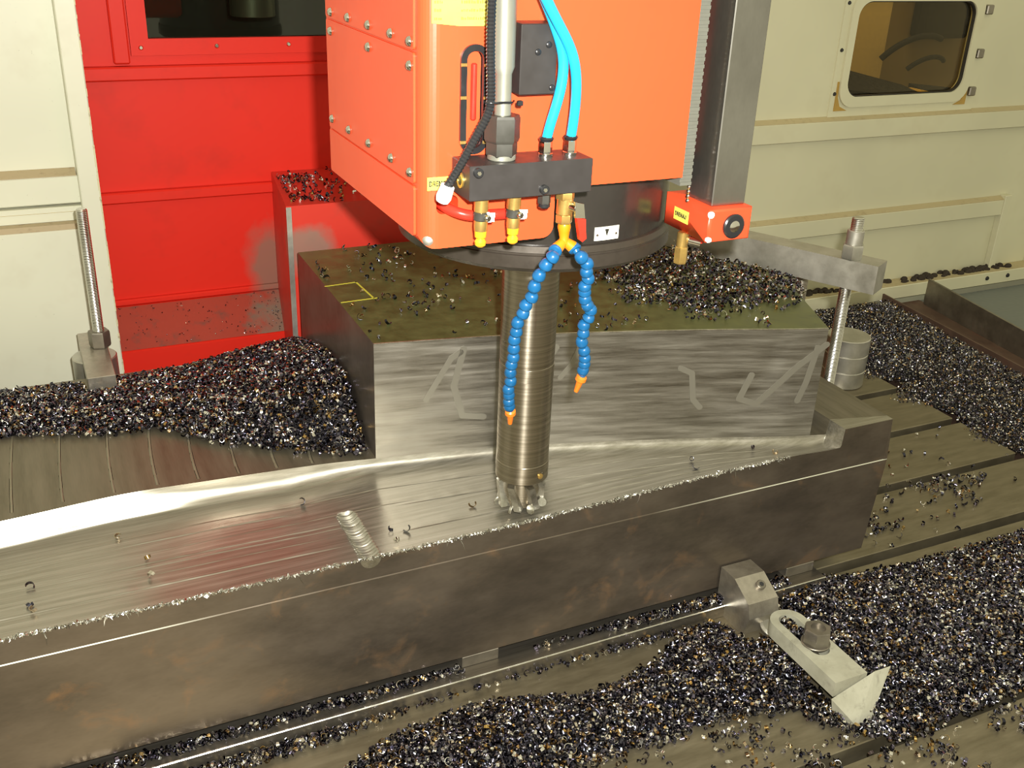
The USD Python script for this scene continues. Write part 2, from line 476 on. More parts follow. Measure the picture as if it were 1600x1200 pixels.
dust = np.array([(-.55, .9885, .1452), (-.11, .9885, .1452), (-.11, 1.0845, .2112), (-.55, 1.0845, .2112)]) + np.array([0, -.0006, .0009])
obj('dust_film', (dust, np.array([[0, 1, 2, 3]])), 'red_dusty', wb, smooth=False, label='dark oily dust on the sloping step')
obj('post', box(-.424, -.392, 1.082, 1.101, .735, 1.5, .003), 'red_sheet', wb)
# window in the red cover
w1 = thing('window_1', 'dark glass window in the red column cover', 'window', kind='structure')
ring = sbox(-.388, .750, .44, 1.4).difference(sbox(-.352, .783, .41, 1.25))
obj('frame', extrude(ring, 'xz', 1.089, 1.1005), 'red_sheet', w1)
obj('pane', box(-.36, .42, 1.1015, 1.105, .776, 1.25, 0), 'pane_dark', w1)
for sx, sz in ((-.368, .766), (-.215, .767), (-.062, .768)):
    obj('screw', lathe([(0, .0055), (.002, .005), (.004, .003)], (sx, 1.0895, sz), (0, -1, 0), 14), 'chrome', w1)
# what is seen through it
obj('cabinet_interior', [box(-.6, .8, 1.75, 1.77, .4, 1.5, 0), box(-.62, -.6, 1.12, 1.77, .4, 1.5, 0)], 'dark_room', wb)
obj('column_motor', [cyl((-.08, 1.35, .80), (-.08, 1.35, 1.0), .052, 32), cyl((-.08, 1.35, .99), (-.08, 1.35, 1.4), .03, 32)], 'grey_pipe', label='grey cylinder seen behind the dark window glass', cat='motor')

# right white wall with window
wr = thing('wall_right', 'cream white sheet metal guard at the right with dusty ledges', 'wall', kind='structure')
pane_shape = rrect(1.622, .572, 2.098, .848, .05)
obj('panel', extrude(sbox(.55, -.25, 3.6, 2.75).difference(pane_shape), 'xz', 1.20, 1.215), 'white_sheet_dim', wr)
obj('ledge', box(.60, 3.6, 1.178, 1.2005, .452, .508, .002), 'white_sheet_dim', wr)
obj('dust_strip', hullmesh([(.60, 1.179, .5082), (3.6, 1.179, .5082), (.60, 1.1995, .5082), (3.6, 1.1995, .5082), (.60, 1.179, .5082 + .0012), (3.6, 1.179, .5082 + .0012), (.60, 1.1995, .5082 + .011), (3.6, 1.1995, .5082 + .011)]), 'tan_dusty', wr, label='tan dust lying on the upper ledge')
obj('shadow_gap', box(.60, 3.6, 1.1985, 1.2002, .449, .452, 0), 'rubber_black', wr)  # thin black strip painted in as the shade under the upper ledge
obj('ledge', box(.60, 2.40, 1.178, 1.2005, .152, .205, .002), 'white_sheet_dim', wr)
obj('dust_strip', hullmesh([(.60, 1.179, .2052), (2.40, 1.179, .2052), (.60, 1.1995, .2052), (2.40, 1.1995, .2052), (.60, 1.179, .2052 + .0012), (2.40, 1.179, .2052 + .0012), (.60, 1.1995, .2052 + .011), (2.40, 1.1995, .2052 + .011)]), 'tan_dusty', wr, label='tan dust lying on the lower ledge')
obj('shadow_gap', box(.60, 2.40, 1.1985, 1.2002, .149, .152, 0), 'rubber_black', wr)  # black strip again standing in for shade, below the lower ledge
obj('edge_post', box(2.40, 2.43, 1.175, 1.2005, -.08, .22, .002), 'white_sheet_dim', wr)
obj('edge_post', box(2.60, 2.66, 1.19, 1.2005, -.08, .9, .002), 'white_sheet_dim', wr)
tr = thing('trim_1', 'cream base ledge along the foot of the right wall with black swarf on it', 'ledge', kind='structure')
obj('base_ledge', box(.70, 3.6, 1.14, 1.2005, -.085, -.040, .002), 'white_sheet_dim', tr)
obj('dust_strip', box(.70, 3.6, 1.142, 1.199, -.0398, -.0385, 0), 'tan_dusty', tr)
gunk = []
for x in rng.uniform(1.3, 2.7, 260):
    d = max(0, meshkit.noise(np.array([[x * 9, 0, 0]]))[0] - .35)
    if rng.random() < d * 2.5:
        s = rng.uniform(.004, .014)
        m = trimesh.creation.icosphere(1, s)
        m.apply_scale((1.2, .7, .8))
        m.apply_translation((x, 1.19 - rng.uniform(0, .03), -.036))
        gunk.append(m)
obj('swarf_dirt', gunk, 'dirt_black', tr, label='black caked swarf along the ledge')
for sx in (2.36, 2.46):
    obj('screw', lathe([(0, .008), (.004, .006)], (sx, 1.14, -.06), (0, -1, 0), 12), 'black_plastic', tr)
w2 = thing('window_2', 'round-cornered window with yellowed seal in the cream right wall', 'window', kind='structure')
mount = sbox(1.575, .515, 2.165, .95).difference(pane_shape)
obj('mounting_plate', extrude(mount, 'xz', 1.196, 1.2005), 'white_sheet_dim', w2)
obj('frame', extrude(rrect(1.60, .545, 2.125, .875, .055).difference(rrect(1.625, .575, 2.095, .845, .045)), 'xz', 1.188, 1.197), 'white_sheet_dim', w2)
obj('seal', extrude(pane_shape.difference(rrect(1.628, .578, 2.092, .842, .046)), 'xz', 1.194, 1.205), 'rubber_black', w2)
for sx, sd in ((1.5925, 1), (2.128, -1)):
    obj('seal_corner', extrude(Polygon([(sx, .535), (sx + sd * .05, .535), (sx + sd * .02, .548), (sx + sd * .008, .575), (sx + sd * .006, .62), (sx, .62)]), 'xz', 1.1935, 1.1965), 'amber_seal', w2, label='yellowed glue at the window corner')
obj('pane', extrude(pane_shape.buffer(.002), 'xz', 1.206, 1.210), 'pane_clear', w2)
for sx, sz in ((1.588, .84), (1.588, .71), (1.588, .585)):
    obj('screw', lathe([(0, .006), (.003, .0045)], (sx, 1.196, sz), (0, -1, 0), 12), 'black_plastic', w2)
for sx, sz in ((2.145, .82), (2.145, .69), (2.145, .575)):
    obj('catch', box(sx - .016, sx + .012, 1.183, 1.1965, sz - .014, sz + .014, .003), 'dull_steel', w2)
# the workshop seen through that window
bh = thing('workshop_machine', 'tan machine cabinet in the workshop behind the right window', 'machine', (2.6, 2.2, -.24))
obj('cabinet', box(1.9, 2.55, 2.0, 2.6, -.24, 1.5, .01), 'tan_machine', bh)
obj('cabinet_door', box(2.57, 3.4, 2.25, 2.6, -.24, 1.5, .01), 'tan_dark', bh)
obj('dark_opening', box(2.90, 3.2, 2.18, 2.26, .60, 1.2, .02), 'dark_bench', bh)  # solid dark panel, the shade inside an opening put into its colour
obj('hose_loop', tube(spline([(2.50, 1.97, .56), (2.58, 1.95, .62), (2.68, 1.95, .645), (2.80, 1.97, .63)], 24), .012), 'dark_bench', bh)
obj('hose_loop', tube(spline([(2.80, 2.12, .49), (2.86, 2.10, .53), (2.93, 2.10, .54), (3.0, 2.12, .52)], 24), .010), 'dark_bench', bh)
bn = thing('workshop_bench', 'dark low bench in front of the tan cabinet behind the right window', 'bench', (2.4, 1.7, -.24))
obj('bench_top', cat_([hullmesh([(1.7, 1.7, .30), (2.565, 1.7, .30), (2.565, 1.9, .30), (1.7, 1.9, .30), (1.7, 1.9, .66), (2.565, 1.9, .470), (1.7, 1.7, .55), (2.565, 1.7, .44)]),
                      hullmesh([(2.60, 1.7, .30), (3.3, 1.7, .30), (3.3, 1.9, .30), (2.60, 1.9, .30), (2.60, 1.9, .475), (3.3, 1.9, .40), (2.60, 1.7, .44), (3.3, 1.7, .36)])]), 'dark_bench', bn)
obj('orange_latch', box(2.567, 2.598, 1.72, 1.88, .31, .462, .004), 'amber_seal', bn, label='small orange latch')
for a, b in ((1.8, 1.75), (3.2, 1.75), (1.8, 1.85), (3.2, 1.85)):
    obj('leg', box(a - .03, a + .03, b - .03, b + .03, -.24, .31, .002), 'dark_bench', bn)
obj('wall_back', box(.6, 4.2, 2.85, 2.9, -.3, 2.75, 0), 'tan_machine', kind='structure', label='tan workshop wall far behind the window', cat='wall')

# ---------------------------------------------------------------- machine table with T-slots
TZ = -.06
tb = thing('machine_table', 'steel machine table with T-slots under the workpiece', 'machine table', (0, 0, -.24))
slots = [.555, .365, .173, -.022, -.215, -.407, -.60, -.79]
SW = .024
edges = [.745] + slots + [-.98]
for i in range(len(edges) - 1):
    hi = edges[i] - (SW if i else 0)
    lo = edges[i + 1]
    obj('table_land', box(-1.7, 1.385, lo, hi, TZ - .05, TZ, .0015), 'table_steel', tb)
obj('table_bed', box(-1.7, 1.38, -.98, .745, -.24, TZ - .0501, 0), 'dull_steel', tb)

# chip pan beyond the table end
obj('chip_pan', [box(1.3865, 2.049, -.2, 1.135, -.24, -.10, 0), box(.51, 1.3860, .747, 1.135, -.24, -.10, 0)], 'pan_rust', label='rusty chip pan beyond the right end of the machine table', cat='chip pan')
d1 = thing('guide_plate', 'rusty low lip of sheet steel at the far edge of the chip pan', 'sheet plate', (1.9, .8, -.10))
obj('plate', hullmesh([(1.873, 1.13, -.10), (1.879, 1.13, -.10), (1.873, 1.13, -.055), (1.879, 1.13, -.055), (1.79, .28, -.10), (1.796, .28, -.10), (1.79, .28, -.056), (1.796, .28, -.056)]), 'pan_rust', d1)
d2 = thing('guide_plate', 'taller grey steel plate standing beyond the chip pan, near the right wall', 'sheet plate', (2.05, .9, -.10))
obj('plate', hullmesh([(2.033, 1.10, -.0998), (2.041, 1.10, -.0998), (2.033, 1.10, -.012), (2.041, 1.10, -.012), (1.90, .20, -.0998), (1.908, .20, -.0998), (1.90, .20, -.03), (1.908, .20, -.03)]), 'dull_steel', d2)
obj('floor_sheet', box(2.05, 3.4, .2, 1.135, -.24, -.10, .003), 'steel_blue_floor', label='blue-grey floor sheet beyond the tall grey plate at the right wall', cat='floor sheet')

# base plate and support blocks under the workpiece
bp = thing('base_plate', 'long steel base plate lying on the table under the workpiece', 'steel plate', (0, .2, TZ))
obj('plate', box(-1.5, .60, -.0735, .62, TZ, -.036, .0012), 'rail_steel', bp)
obj('bright_edge', hullmesh([(x, y, z) for x in (-1.5, .60) for y, z in ((-.0738, -.0385), (-.0738, -.0372), (-.0725, -.0357), (-.0712, -.0357))]), 'bright_steel', bp, label='bright front edge')  # strip of brighter steel along the plate front edge
supp = [(-1.0, 'standing farthest left under the workpiece'), (-.105, 'visible under the middle of the workpiece'), (.535, 'visible beside the toe clamp')]
for x, where in supp[1:]:
    s = thing('support_block', f'small brown steel support block on the base plate, {where}', 'support block', (x, 0, -.036))
    obj('block', box(x - .008, x + .055, -.0475, .5, -.0358, -.0157, .0008), 'dull_steel', s)

# ---------------------------------------------------------------- the workpiece
wp = thing('steel_workpiece', 'large half-milled steel block with a stepped top under the cutter', 'workpiece', (0, .3, -.0155))
YE = np.array([(-1.4, .205), (-.9, .215), (-.73, .222), (-.55, .236), (-.46, .231), (-.36, .2244), (-.26, .2165), (-.17, .203), (.037, .165), (.12, .144), (.366, .073), (.574, .004), (.80, -.045)])
from scipy.interpolate import PchipInterpolator
yedge = PchipInterpolator(YE[:, 0], YE[:, 1])
ZF = np.array([(-1.4, .212), (-.74, .2113), (-.5, .209), (-.257, .2088), (-.02, .211), (.19, .217), (.4, .2225), (.5, .2225), (.59, .2185), (.8, .2185)])
zfront = PchipInterpolator(ZF[:, 0], ZF[:, 1])
XS = np.unique(np.r_[np.linspace(-1.4, -.30, 150), np.linspace(-.30, -.20, 45), np.linspace(-.20, .57, 130), np.linspace(.57, .615, 26), .63, .66, .70, .716])
NT = 150
T0 = np.r_[np.linspace(0, .14, 24), np.linspace(.14, 1, NT - 24)]


# cutter lines left in the floor: (place across the floor, height, from x, to x)
LINES = [(.27, .00045, -1.4, .05), (.36, .0007, -1.4, -.30), (.47, .0004, -1.4, -.12), (.58, .0006, -.75, -.25), (.62, .0005, -.70, -.24), (.70, .0004, -1.4, -.28), (.82, .0007, -1.4, -.27), (.30, .0005, .02, .50), (.50, .0006, -.18, .44), (.66, .0005, .0, .50), (.80, .0005, -.2, .40)]
LT = np.array([q[0] for q in LINES])


def floor_z(x, y, t, ye, depth):
    """fillet from the ledge down to the milled floor, then a shallow trough with cutter cusps"""
    z0, zf = .2245, zfront(x)
    s = ye - y                                    # distance in front of the edge
    k = float(np.clip((-.40 - x) / .16, 0, 1))    # the band widens into a steep chamfer at the left
    k = k * k * (3 - 2 * k)
    kk = float(np.clip((-.19 - x) / .13, 0, 1))
    zt = (.2045 if x < -.17 else .2045 + .004 * min(1, (x + .17) / .3)) - .0115 * kk - .004 * k
    zt = min(zt, zf - .002)
    fr = .022
    u = np.clip(s / fr, 0, 1)
    fil = z0 - (z0 - zt) * np.sqrt(np.clip(1 - (1 - u) ** 2, 0, 1))
    cham = z0 - (z0 - zt) * (np.clip(u * 1.25, 0, 1) * .93 + .07 * u)
    fil = fil * (1 - k) + cham * k
    w = np.clip((s - fr) / np.maximum(depth - fr, .01), 0, 1)
    flo = zt + (zf - zt) * ((.25 + .4 * kk) * w + (.75 - .4 * kk) * w ** 2)
    for q, (tc_, h_, xa, xb) in enumerate(LINES):
        if xa < x < xb:
            h_ = 1.5 * h_ * min(1, (x - xa) / .05, (xb - x) / .05) * (.55 + .9 * float(meshkit.noise(np.array([[x * 60, q * 7.3, 0]]))[0]))
            r_ = np.clip((t - tc_) / .16, -1, 1)
            flo = flo + np.where(t < tc_ - .003, -h_ * np.clip(1 + (t - tc_ + .003) / .12, 0, 1) * -1, 0) + np.where((t >= tc_ - .003) & (t <= tc_ + .003), h_ * (tc_ + .003 - t) / .006, 0)
    z = np.where(s < fr, fil, flo)
    # end-wall fillet of the pocket
    if x > .575:
        e = .606 - x
        r = .026
        zw = .2545 if e <= 0 else (zt - .002 + r - math.sqrt(max(0, r * r - max(0, r - e) ** 2)) if e < r else -1)
        z = np.maximum(z, min(zw, .2545))
    # trial slot cut with a round cutter
    ax, ay, bx, by, rad = -.254, .085, -.258, -.08, .0155
    lx = ax + (bx - ax) * np.clip((ay - y) / (ay - by), 0, 1)
    dd = np.where(y <= ay, np.abs(x - lx), np.hypot(x - ax, y - ay))
    g = np.where(dd < rad, flo + .004 - np.sqrt(np.maximum(0, rad ** 2 - dd ** 2)) * .75 + .0016 * np.sin(y * 800 + 60 * x), 9)
    return np.minimum(z, g)


T = np.unique(np.round(np.r_[T0, LT - .003, LT + .003, LT, LT - .006, LT + .006], 5))
rowsF, rowsS, rowsC = [], [], []
for x in XS:
    ye = float(yedge(x))
    depth = ye + .045
    y = ye - T * depth
    z = floor_z(x, y, T, ye, depth)
    rowsF.append(np.c_[np.full(len(y), x), y, z])
    zs = z[0]
    ys = np.linspace(.69, ye, 8)
    rowsS.append(np.c_[np.full(8, x), ys, np.full(8, zs)])
    zz_ = z[-1]
    xe = lambda q: x if x < .715 else {0: .715, 1: .7195, 2: .7205, 3: .7035}[q]
    rowsC.append(np.array([(xe(0), -.045, zz_), (xe(1), -.045, .1734), (xe(2), -.0464, .1722), (xe(3), -.0464, -.0155), (xe(3), .69, -.0155), (xe(0), .69, zs)]))


def grid(rows):
    R = np.array(rows)
    a, b = R.shape[:2]
    i, j = np.meshgrid(np.arange(a - 1), np.arange(b - 1), indexing='ij')
    q = np.stack([i * b + j, i * b + j + 1, (i + 1) * b + j + 1, (i + 1) * b + j], -1).reshape(-1, 4)
    f = np.vstack([q[:, [0, 1, 2]], q[:, [0, 2, 3]]])
    return trimesh.Trimesh(R.reshape(-1, 3), f, process=False)


def facing(m, d):
    n = m.face_normals.mean(0) if False else (m.face_normals * m.area_faces[:, None]).sum(0)
    if n @ np.array(d) < 0:
        m = trimesh.Trimesh(m.vertices, np.array(m.faces)[:, ::-1], process=False)
    return m


obj('milled_floor', facing(grid(rowsF), (0, 0, 1)), 'floor_steel', wp, smooth=28, label='freshly milled bright floor with a trial slot')
obj('top_ledge', facing(grid(rowsS), (0, 0, 1)), 'shelf_steel', wp, smooth=False, label='flat grey ledge left of the raised block')
body = grid(rowsC)
nrow = len(rowsC[0])
capv = np.array(rowsC[-1])
capf = np.array([[0, 1, 2], [0, 2, 3], [0, 3, 4], [0, 4, 5]])
cap2 = np.array(rowsC[0])
body = cat_([body, trimesh.Trimesh(capv, capf, process=False), trimesh.Trimesh(cap2, capf[:, ::-1], process=False)])
body.merge_vertices()
body.fix_normals()
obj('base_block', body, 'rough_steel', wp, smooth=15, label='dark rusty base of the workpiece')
# low ridges between the cutter passes on the ledge
for xr, y0_, y1_ in ((-.715, .24, .56), (-.645, .245, .50), (-.572, .245, .48), (-.508, .245, .44), (-.447, .24, .42), (-.385, .235, .38), (-.325, .23, .34), (-.268, .225, .29)):
    pts_ = []
    for q in np.linspace(0, 1, 7):
        y_ = y0_ + (y1_ - y0_) * q
        pts_.append((xr + .012 * q * q, y_))
    ms = []
    for (xa, ya), (xb, yb) in zip(pts_[:-1], pts_[1:]):
        ms.append(hullmesh([(xa - .0035, ya, .2244), (xa, ya, .22472), (xa + .0035, ya, .2244), (xb - .0035, yb, .2244), (xb, yb, .22472), (xb + .0035, yb, .2244)]))
    obj('cutter_ridge', ms, 'ridge_steel', wp, smooth=True)
# raised block
bx = [(x, float(yedge(x))) for x in np.linspace(-.168, .574, 26)]
outline = Polygon(bx + [(.660, .217), (.700, .320), (.700, .688), (-.163, .688)])
blk = trimesh.creation.extrude_polygon(outline, .43 - .20, engine='earcut')
blk.apply_translation((0, 0, .20))
vn = blk.face_normals
top = trimesh.Trimesh(blk.vertices, np.array(blk.faces)[vn[:, 2] > .5], process=False)
isl = blk.triangles_center[:, 0] < -.160
lft = trimesh.Trimesh(blk.vertices, np.array(blk.faces)[(vn[:, 0] < -.9) & isl], process=True)
lft.remove_unreferenced_vertices()
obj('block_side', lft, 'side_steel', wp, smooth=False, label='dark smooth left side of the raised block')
side = trimesh.Trimesh(blk.vertices, np.array(blk.faces)[(vn[:, 2] <= .5) & ~((vn[:, 0] < -.9) & isl)], process=False)
obj('raised_block', side, 'face_steel', wp, smooth=25, label='raised block with a brushed curved front face')
obj('block_top', top, 'top_steel', wp, smooth=False, label='oily top face of the raised block, reflected walls put into its olive colour')
# bright chamfer along the front edge of the block top
ch = []
for (xa, ya), (xb, yb) in zip(bx[:-1], bx[1:]):
    ch.append(hullmesh([(xa, ya - .0004, .4285), (xb, yb - .0004, .4285), (xa, ya - .0004, .4300), (xb, yb - .0004, .4300), (xa, ya + .0012, .4304), (xb, yb + .0012, .4304)]))
obj('edge_chamfer', ch, 'bright_steel', wp)


def ribbon(pts, w, z0, h, onface=None):
    """a thin stroke along pts; onface(u, v) -> point and normal"""
    line = shapely.LineString(pts).buffer(w / 2, cap_style='round')
    m = trimesh.creation.extrude_polygon(line, h, engine='earcut')
    m.apply_translation((0, 0, z0))
    return m


for st in ([(-.166, .482), (-.108, .486)], [(-.108, .486), (-.104, .396)], [(-.162, .394), (-.098, .396)]):
    obj('chalk_stroke', ribbon(st, .0035, .4301, .0004), 'chalk_yellow', wp, label='yellow marker stroke on the block top')


def face_stroke(pts, w):
    """wiped strokes (x, z) on the curved front face of the block"""
    poly = shapely.LineString(pts).buffer(w / 2)
    xs0, z0, xs1, z1 = poly.bounds
    cells = []
    for k in range(40):
        a, b = xs0 + (xs1 - xs0) * k / 40, xs0 + (xs1 - xs0) * (k + 1) / 40
        c = poly.intersection(sbox(a, z0, b, z1))
        for g in getattr(c, 'geoms', [c]):
            if g.is_empty or g.geom_type != 'Polygon':
                continue
            m = trimesh.creation.extrude_polygon(g, .0003, engine='earcut')
            v = np.array(m.vertices)
            cells.append(trimesh.Trimesh(np.c_[v[:, 0], yedge(v[:, 0]) - .0002 - v[:, 2], v[:, 1]], np.array(m.faces)[:, ::-1], process=False))
    return cells


for st, w in (([(-.085, .325), (-.045, .395), (-.030, .405)], .010), ([(-.025, .410), (-.040, .345), (-.025, .290), (.01, .285)], .011),
              ([(.125, .405), (.105, .370), (.115, .335)], .011), ([(.165, .405), (.150, .370), (.135, .350)], .009),
              ([(.335, .360), (.355, .350), (.362, .300), (.375, .285)], .010), ([(.455, .345), (.44, .30), (.47, .29), (.53, .36), (.575, .40)], .011), ([(.56, .395), (.55, .33), (.54, .295)], .011)):
    obj('wipe_stroke', face_stroke(st, w), 'wipe_mark', wp, label='pale wiped finger stroke on the block face')
# ragged burr along the front edge of the milled floor
burr = []
x = -1.1
while x < .49:
    zb = float(zfront(x))
    big = rng.random() < .008
    L = rng.uniform(.002, .0065) if not big else rng.uniform(.010, .022)
    d = np.array([rng.normal(0, .6), -abs(rng.normal(.4, .4)), rng.normal(.1, .8) - (.8 if big else 0)])
    d /= np.linalg.norm(d)
    p = np.array([x, -.045, zb + .0005])
    w = rng.uniform(.0012, .0028) if not big else .0012
    q = np.cross(d, rng.normal(size=3))
    q /= np.linalg.norm(q)
    s = np.cross(d, q)
    mid = p + d * L * .55 + rng.normal(0, .001, 3)
    burr.append(trimesh.Trimesh(np.array([p - q * w, p + q * w, p + s * w * .7, mid - q * w * .8, mid + q * w * .6, mid + s * w * .6, p + d * L]),
                                np.array([[0, 1, 4], [0, 4, 3], [1, 2, 5], [1, 5, 4], [2, 0, 3], [2, 3, 5], [3, 4, 6], [4, 5, 6], [5, 3, 6]]), process=False))
    x += rng.uniform(.0005, .0013)
lip = lathe([(0, .0150), (.0010, .0156)], (-.258, -.0452, .2085), (0, -1, 0), 28)
lip = man(lip) ^ man(box(-.30, -.20, -.06, -.03, .15, .2075, 0))
obj('slot_lip', lip, 'bright_steel', wp, label='bright crescent where the trial slot breaks the front edge')
obj('edge_burr', burr, 'bright_steel', wp, kind='stuff', smooth=False, label='bright ragged burr along the front edge')

# ---------------------------------------------------------------- cutting tool
ct = thing('milling_cutter', 'long steel milling cutter with carbide inserts biting the milled floor', 'milling cutter', (0, 0, .212))
prof = [(.27, .0385), (.272, .0405), (.30, .0405), (.3005, .040), (.44, .040), (.4405, .0404), (.46, .0404), (.4605, .040), (.60, .041), (.61, .0425), (.656, .0425)]
obj('shank', lathe(prof, (0, 0, 0), (0, 0, 1), 64), 'tool_steel', ct)
obj('set_screw', lathe([(0, .0045), (.0015, .0045), (.002, .002)], (.012, -.0388, .283), (.3, -1, 0), 16), 'brass', ct)
core = lathe([(.213, .012), (.222, .024), (.250, .030), (.266, .028), (.271, .03)], (0, 0, 0), (0, 0, 1), 30)
obj('cutter_body', core, 'tool_steel', ct)
for k in range(7):
    a = k * 2 * math.pi / 7 + .4
    ca, sa = math.cos(a), math.sin(a)
    pts = []
    for rr_, h, dd in ((.018, .222, 0), (.036, .222, 0), (.037, .262, -.012), (.02, .266, -.014)):  # root and tip of the tooth
        for o in (0, .011):
            tx, ty = -sa, ca
            pts.append((ca * rr_ + tx * (dd + o), sa * rr_ + ty * (dd + o), h))
    obj('cutter_tooth', hullmesh(pts), 'bright_steel', ct)
    c = np.array([ca * .034, sa * .034, .224]) + np.array([-sa, ca, 0]) * -.003
    obj('insert', lathe([(0, .0075), (.0015, .008), (.0045, .0070)], c, (sa, -ca, .25), 12), 'bright_steel', ct, label='bright carbide insert')

# ---------------------------------------------------------------- milling head
hd = thing('milling_machine', 'orange-red painted head of the milling machine above the workpiece', 'milling machine', (0, 0, .655))
xy = Polygon([(-.245, .13), (-.245, -.202)] + [(-.227 - .018 * math.cos(t), -.202 - .018 * math.sin(t)) for t in np.linspace(0, math.pi / 2, 9)] + [(.084, -.22), (.084, .13)])
lp = sbox(-.30, .719, -.085, 1.32).buffer(-.014).buffer(.014).union(sbox(-.30, .776, .09, 1.35)).difference(sbox(-.30, .70, -.245, .735)).union(sbox(-.25, .719, -.10, .80).buffer(-.012).buffer(.012))
lowf = sbox(-.245, .719, -.086, .90).buffer(-.014, quad_segs=8).buffer(.014, quad_segs=8)
lp = lowf.union(sbox(-.245, .776, .084, 1.35))
yz = sbox(-.22, .719, .13, 1.5).buffer(-.02).buffer(.02).union(sbox(-.22, .80, .13, 1.35)).union(sbox(-.22, .719, -.1, .8))
hm = man(extrude(xy, 'xy', .70, 1.32)) ^ man(extrude(lp, 'xz', -.3, .2)) ^ man(extrude(yz, 'yz', -.3, .2))
holep = rrect(-.2295, .7575, -.2045, .7775, .007)
hm = hm - man(extrude(holep, 'xz', -.23, -.19))
slotp = rrect(-.2045, .821, -.1725, .933, .0155)
inner = slotp.buffer(-.0065)
hm = hm - man(extrude(slotp.buffer(-.001), 'xz', -.23, -.213))
# the bore around the spindle nose
hm = hm - man(cyl((0, 0, .60), (0, 0, .775), .186, 64, 0))
obj('housing', hm, 'head_red', hd, smooth=False)
for z0, z1 in ((.925, 1.31), (.7865, .9225), (.7285, .784)):
    y0, y1 = -.198, .124
    pnl = obj('side_panel', extrude(rrect(y0, z0, y1, z1, .004), 'yz', -.2475, -.2440), 'head_red', hd)
    for (yy, z) in [(.097, .933), (.100, .910), (.024, .934), (-.054, .934), (-.131, .934), (-.190, .933), (-.053, .910), (-.190, .909), (.106, .800), (.032, .800), (-.048, .800), (-.129, .800), (-.190, .798)]:
        if z0 < z < z1:
            obj('screw', lathe([(0, .0052), (.0012, .0056), (.0035, .0045), (.005, .0018)], (-.2475, yy, z), (-1, 0, 0), 16), 'chrome', pnl)
# obround inspection slot with black rubber trim
obj('slot_trim', extrude(slotp.difference(inner), 'xz', -.2235, -.214), 'black_plastic', hd)
obj('slot_plate', extrude(inner.buffer(-.0008), 'xz', -.2165, -.2135), 'head_red', hd)
obj('slot_rod', cyl((-.1885, -.219, .856), (-.1885, -.219, .914), .0032, 14), 'red_rubber', hd)
for sx, sz in ((-.2015, .913), (-.1755, .912), (-.2015, .880), (-.1755, .879), (-.2015, .834), (-.1755, .833)):
    obj('trim_clip', box(sx - .0035, sx + .0035, -.2248, -.2225, sz - .0018, sz + .0018, .0006), 'brass', hd)
# spindle nose
obj('spindle_nose', lathe([(.690, .1795), (.776, .1795), (.778, .170)], (0, 0, 0), (0, 0, 1), 96), 'black_steel', hd)
obj('flange_disc', lathe([(.655, .165), (.6555, .176), (.6625, .1850), (.678, .1850), (.679, .1835), (.681, .1835), (.682, .1850), (.690, .1838), (.691, .1795)], (0, 0, 0), (0, 0, 1), 96), 'black_disc', hd)
# curved scale plate with a pointer mark
sp_ = []
for k in range(10):
    a0, a1 = [(-.0075 + .035 * q / 10) / .18 for q in (k, k + 1)]
    pts = []
    for a in (a0, a1):
        for r_ in (.1790, .1808):
            for z in (.6945, .7115):
                pts.append((r_ * math.sin(a), -r_ * math.cos(a), z))
    sp_.append(hullmesh(pts))
spl = obj('scale_plate', sp_, 'scale_white', hd, smooth=50, label='small white scale plate with a black pointer')
pt = trimesh.creation.extrude_polygon(Polygon([(-.0028, .0042), (.0028, .0042), (0, -.0045)]), .0004, engine='earcut')
obj('pointer_mark', place(pt, (.0095, -.18065, .7042), (1, .053, 0), (0, 0, 1)), 'print_black', spl)
for a in (-.0035, .0235):
    obj('rivet', lathe([(0, .0016), (.0008, .001)], (.1808 * math.sin(a / .18), -.1808 * math.cos(a / .18), .7015), (a / .18, -1, 0), 10), 'chrome', spl)
# bellows strip on the right flank
bel = [box(.0842, .1005, -.2165 + .0015 * (k % 2), -.14, .765 + k * .004, .769 + k * .004, 0) for k in range(135)]
obj('bellows', bel, 'bellows_grey', hd, smooth=False, label='grey pleated bellows on the right flank')
obj('flank_rail', box(.0845, .110, -.02, .1, .78, 1.32, .002), 'black_disc', hd)
# stickers
lab = obj('warning_sticker', extrude(Polygon([(-.236, .9535), (-.205, .9505), (-.1685, .9505), (-.1685, 1.05), (-.236, 1.05)]), 'xz', -.2206, -.2198), 'label_yellow', hd, label='yellow sticker with worn small print')
bars = []
for r_ in range(11):
    z = .9565 + r_ * .0078
    x_ = -.2325
    for grp in ((.007 + .004 * rng.random(), 1), (.03, 0)):
        pass
    for xa, xb in ((-.2335, -.2335 + rng.uniform(.004, .010)), (-.2045, -.2045 + rng.uniform(.022, .034))):
        xx = xa
        while xx < xb:
            w_ = rng.uniform(.0008, .0022)
            bars.append(box(xx, xx + w_, -.2210, -.2204, z, z + rng.uniform(.0018, .0032), 0))
            xx += w_ + rng.uniform(.0004, .0014)
obj('small_print', bars, 'print_faded', lab, smooth=False)
lab2 = obj('drain_sticker', extrude(sbox(-.2405, .7845, -.214, .7985), 'xz', -.2212, -.2198), 'label_yellow', hd, label='yellow sticker reading DRENAJ beside the manifold')
tx = meshkit.text_mesh('DRENAJ', .0052, .0003, bold=True)
tx.apply_scale((.8, 1, 1))
obj('lettering', place(tx, (-.2388, -.2212, .789), (1, 0, 0), (0, 0, 1)), 'print_black', lab2, smooth=False)
# chipped corner, bare metal
cp = trimesh.creation.icosphere(2, .008)
cp.apply_scale((1, .9, 1))
cp.apply_translation((-.2345, -.212, .7275))
obj('bare_corner', (man(cp) ^ man(box(-.2462, -.20, -.2208, -.19, .719, .74, 0))), 'bar_steel', hd, label='bare metal where the paint is knocked off')
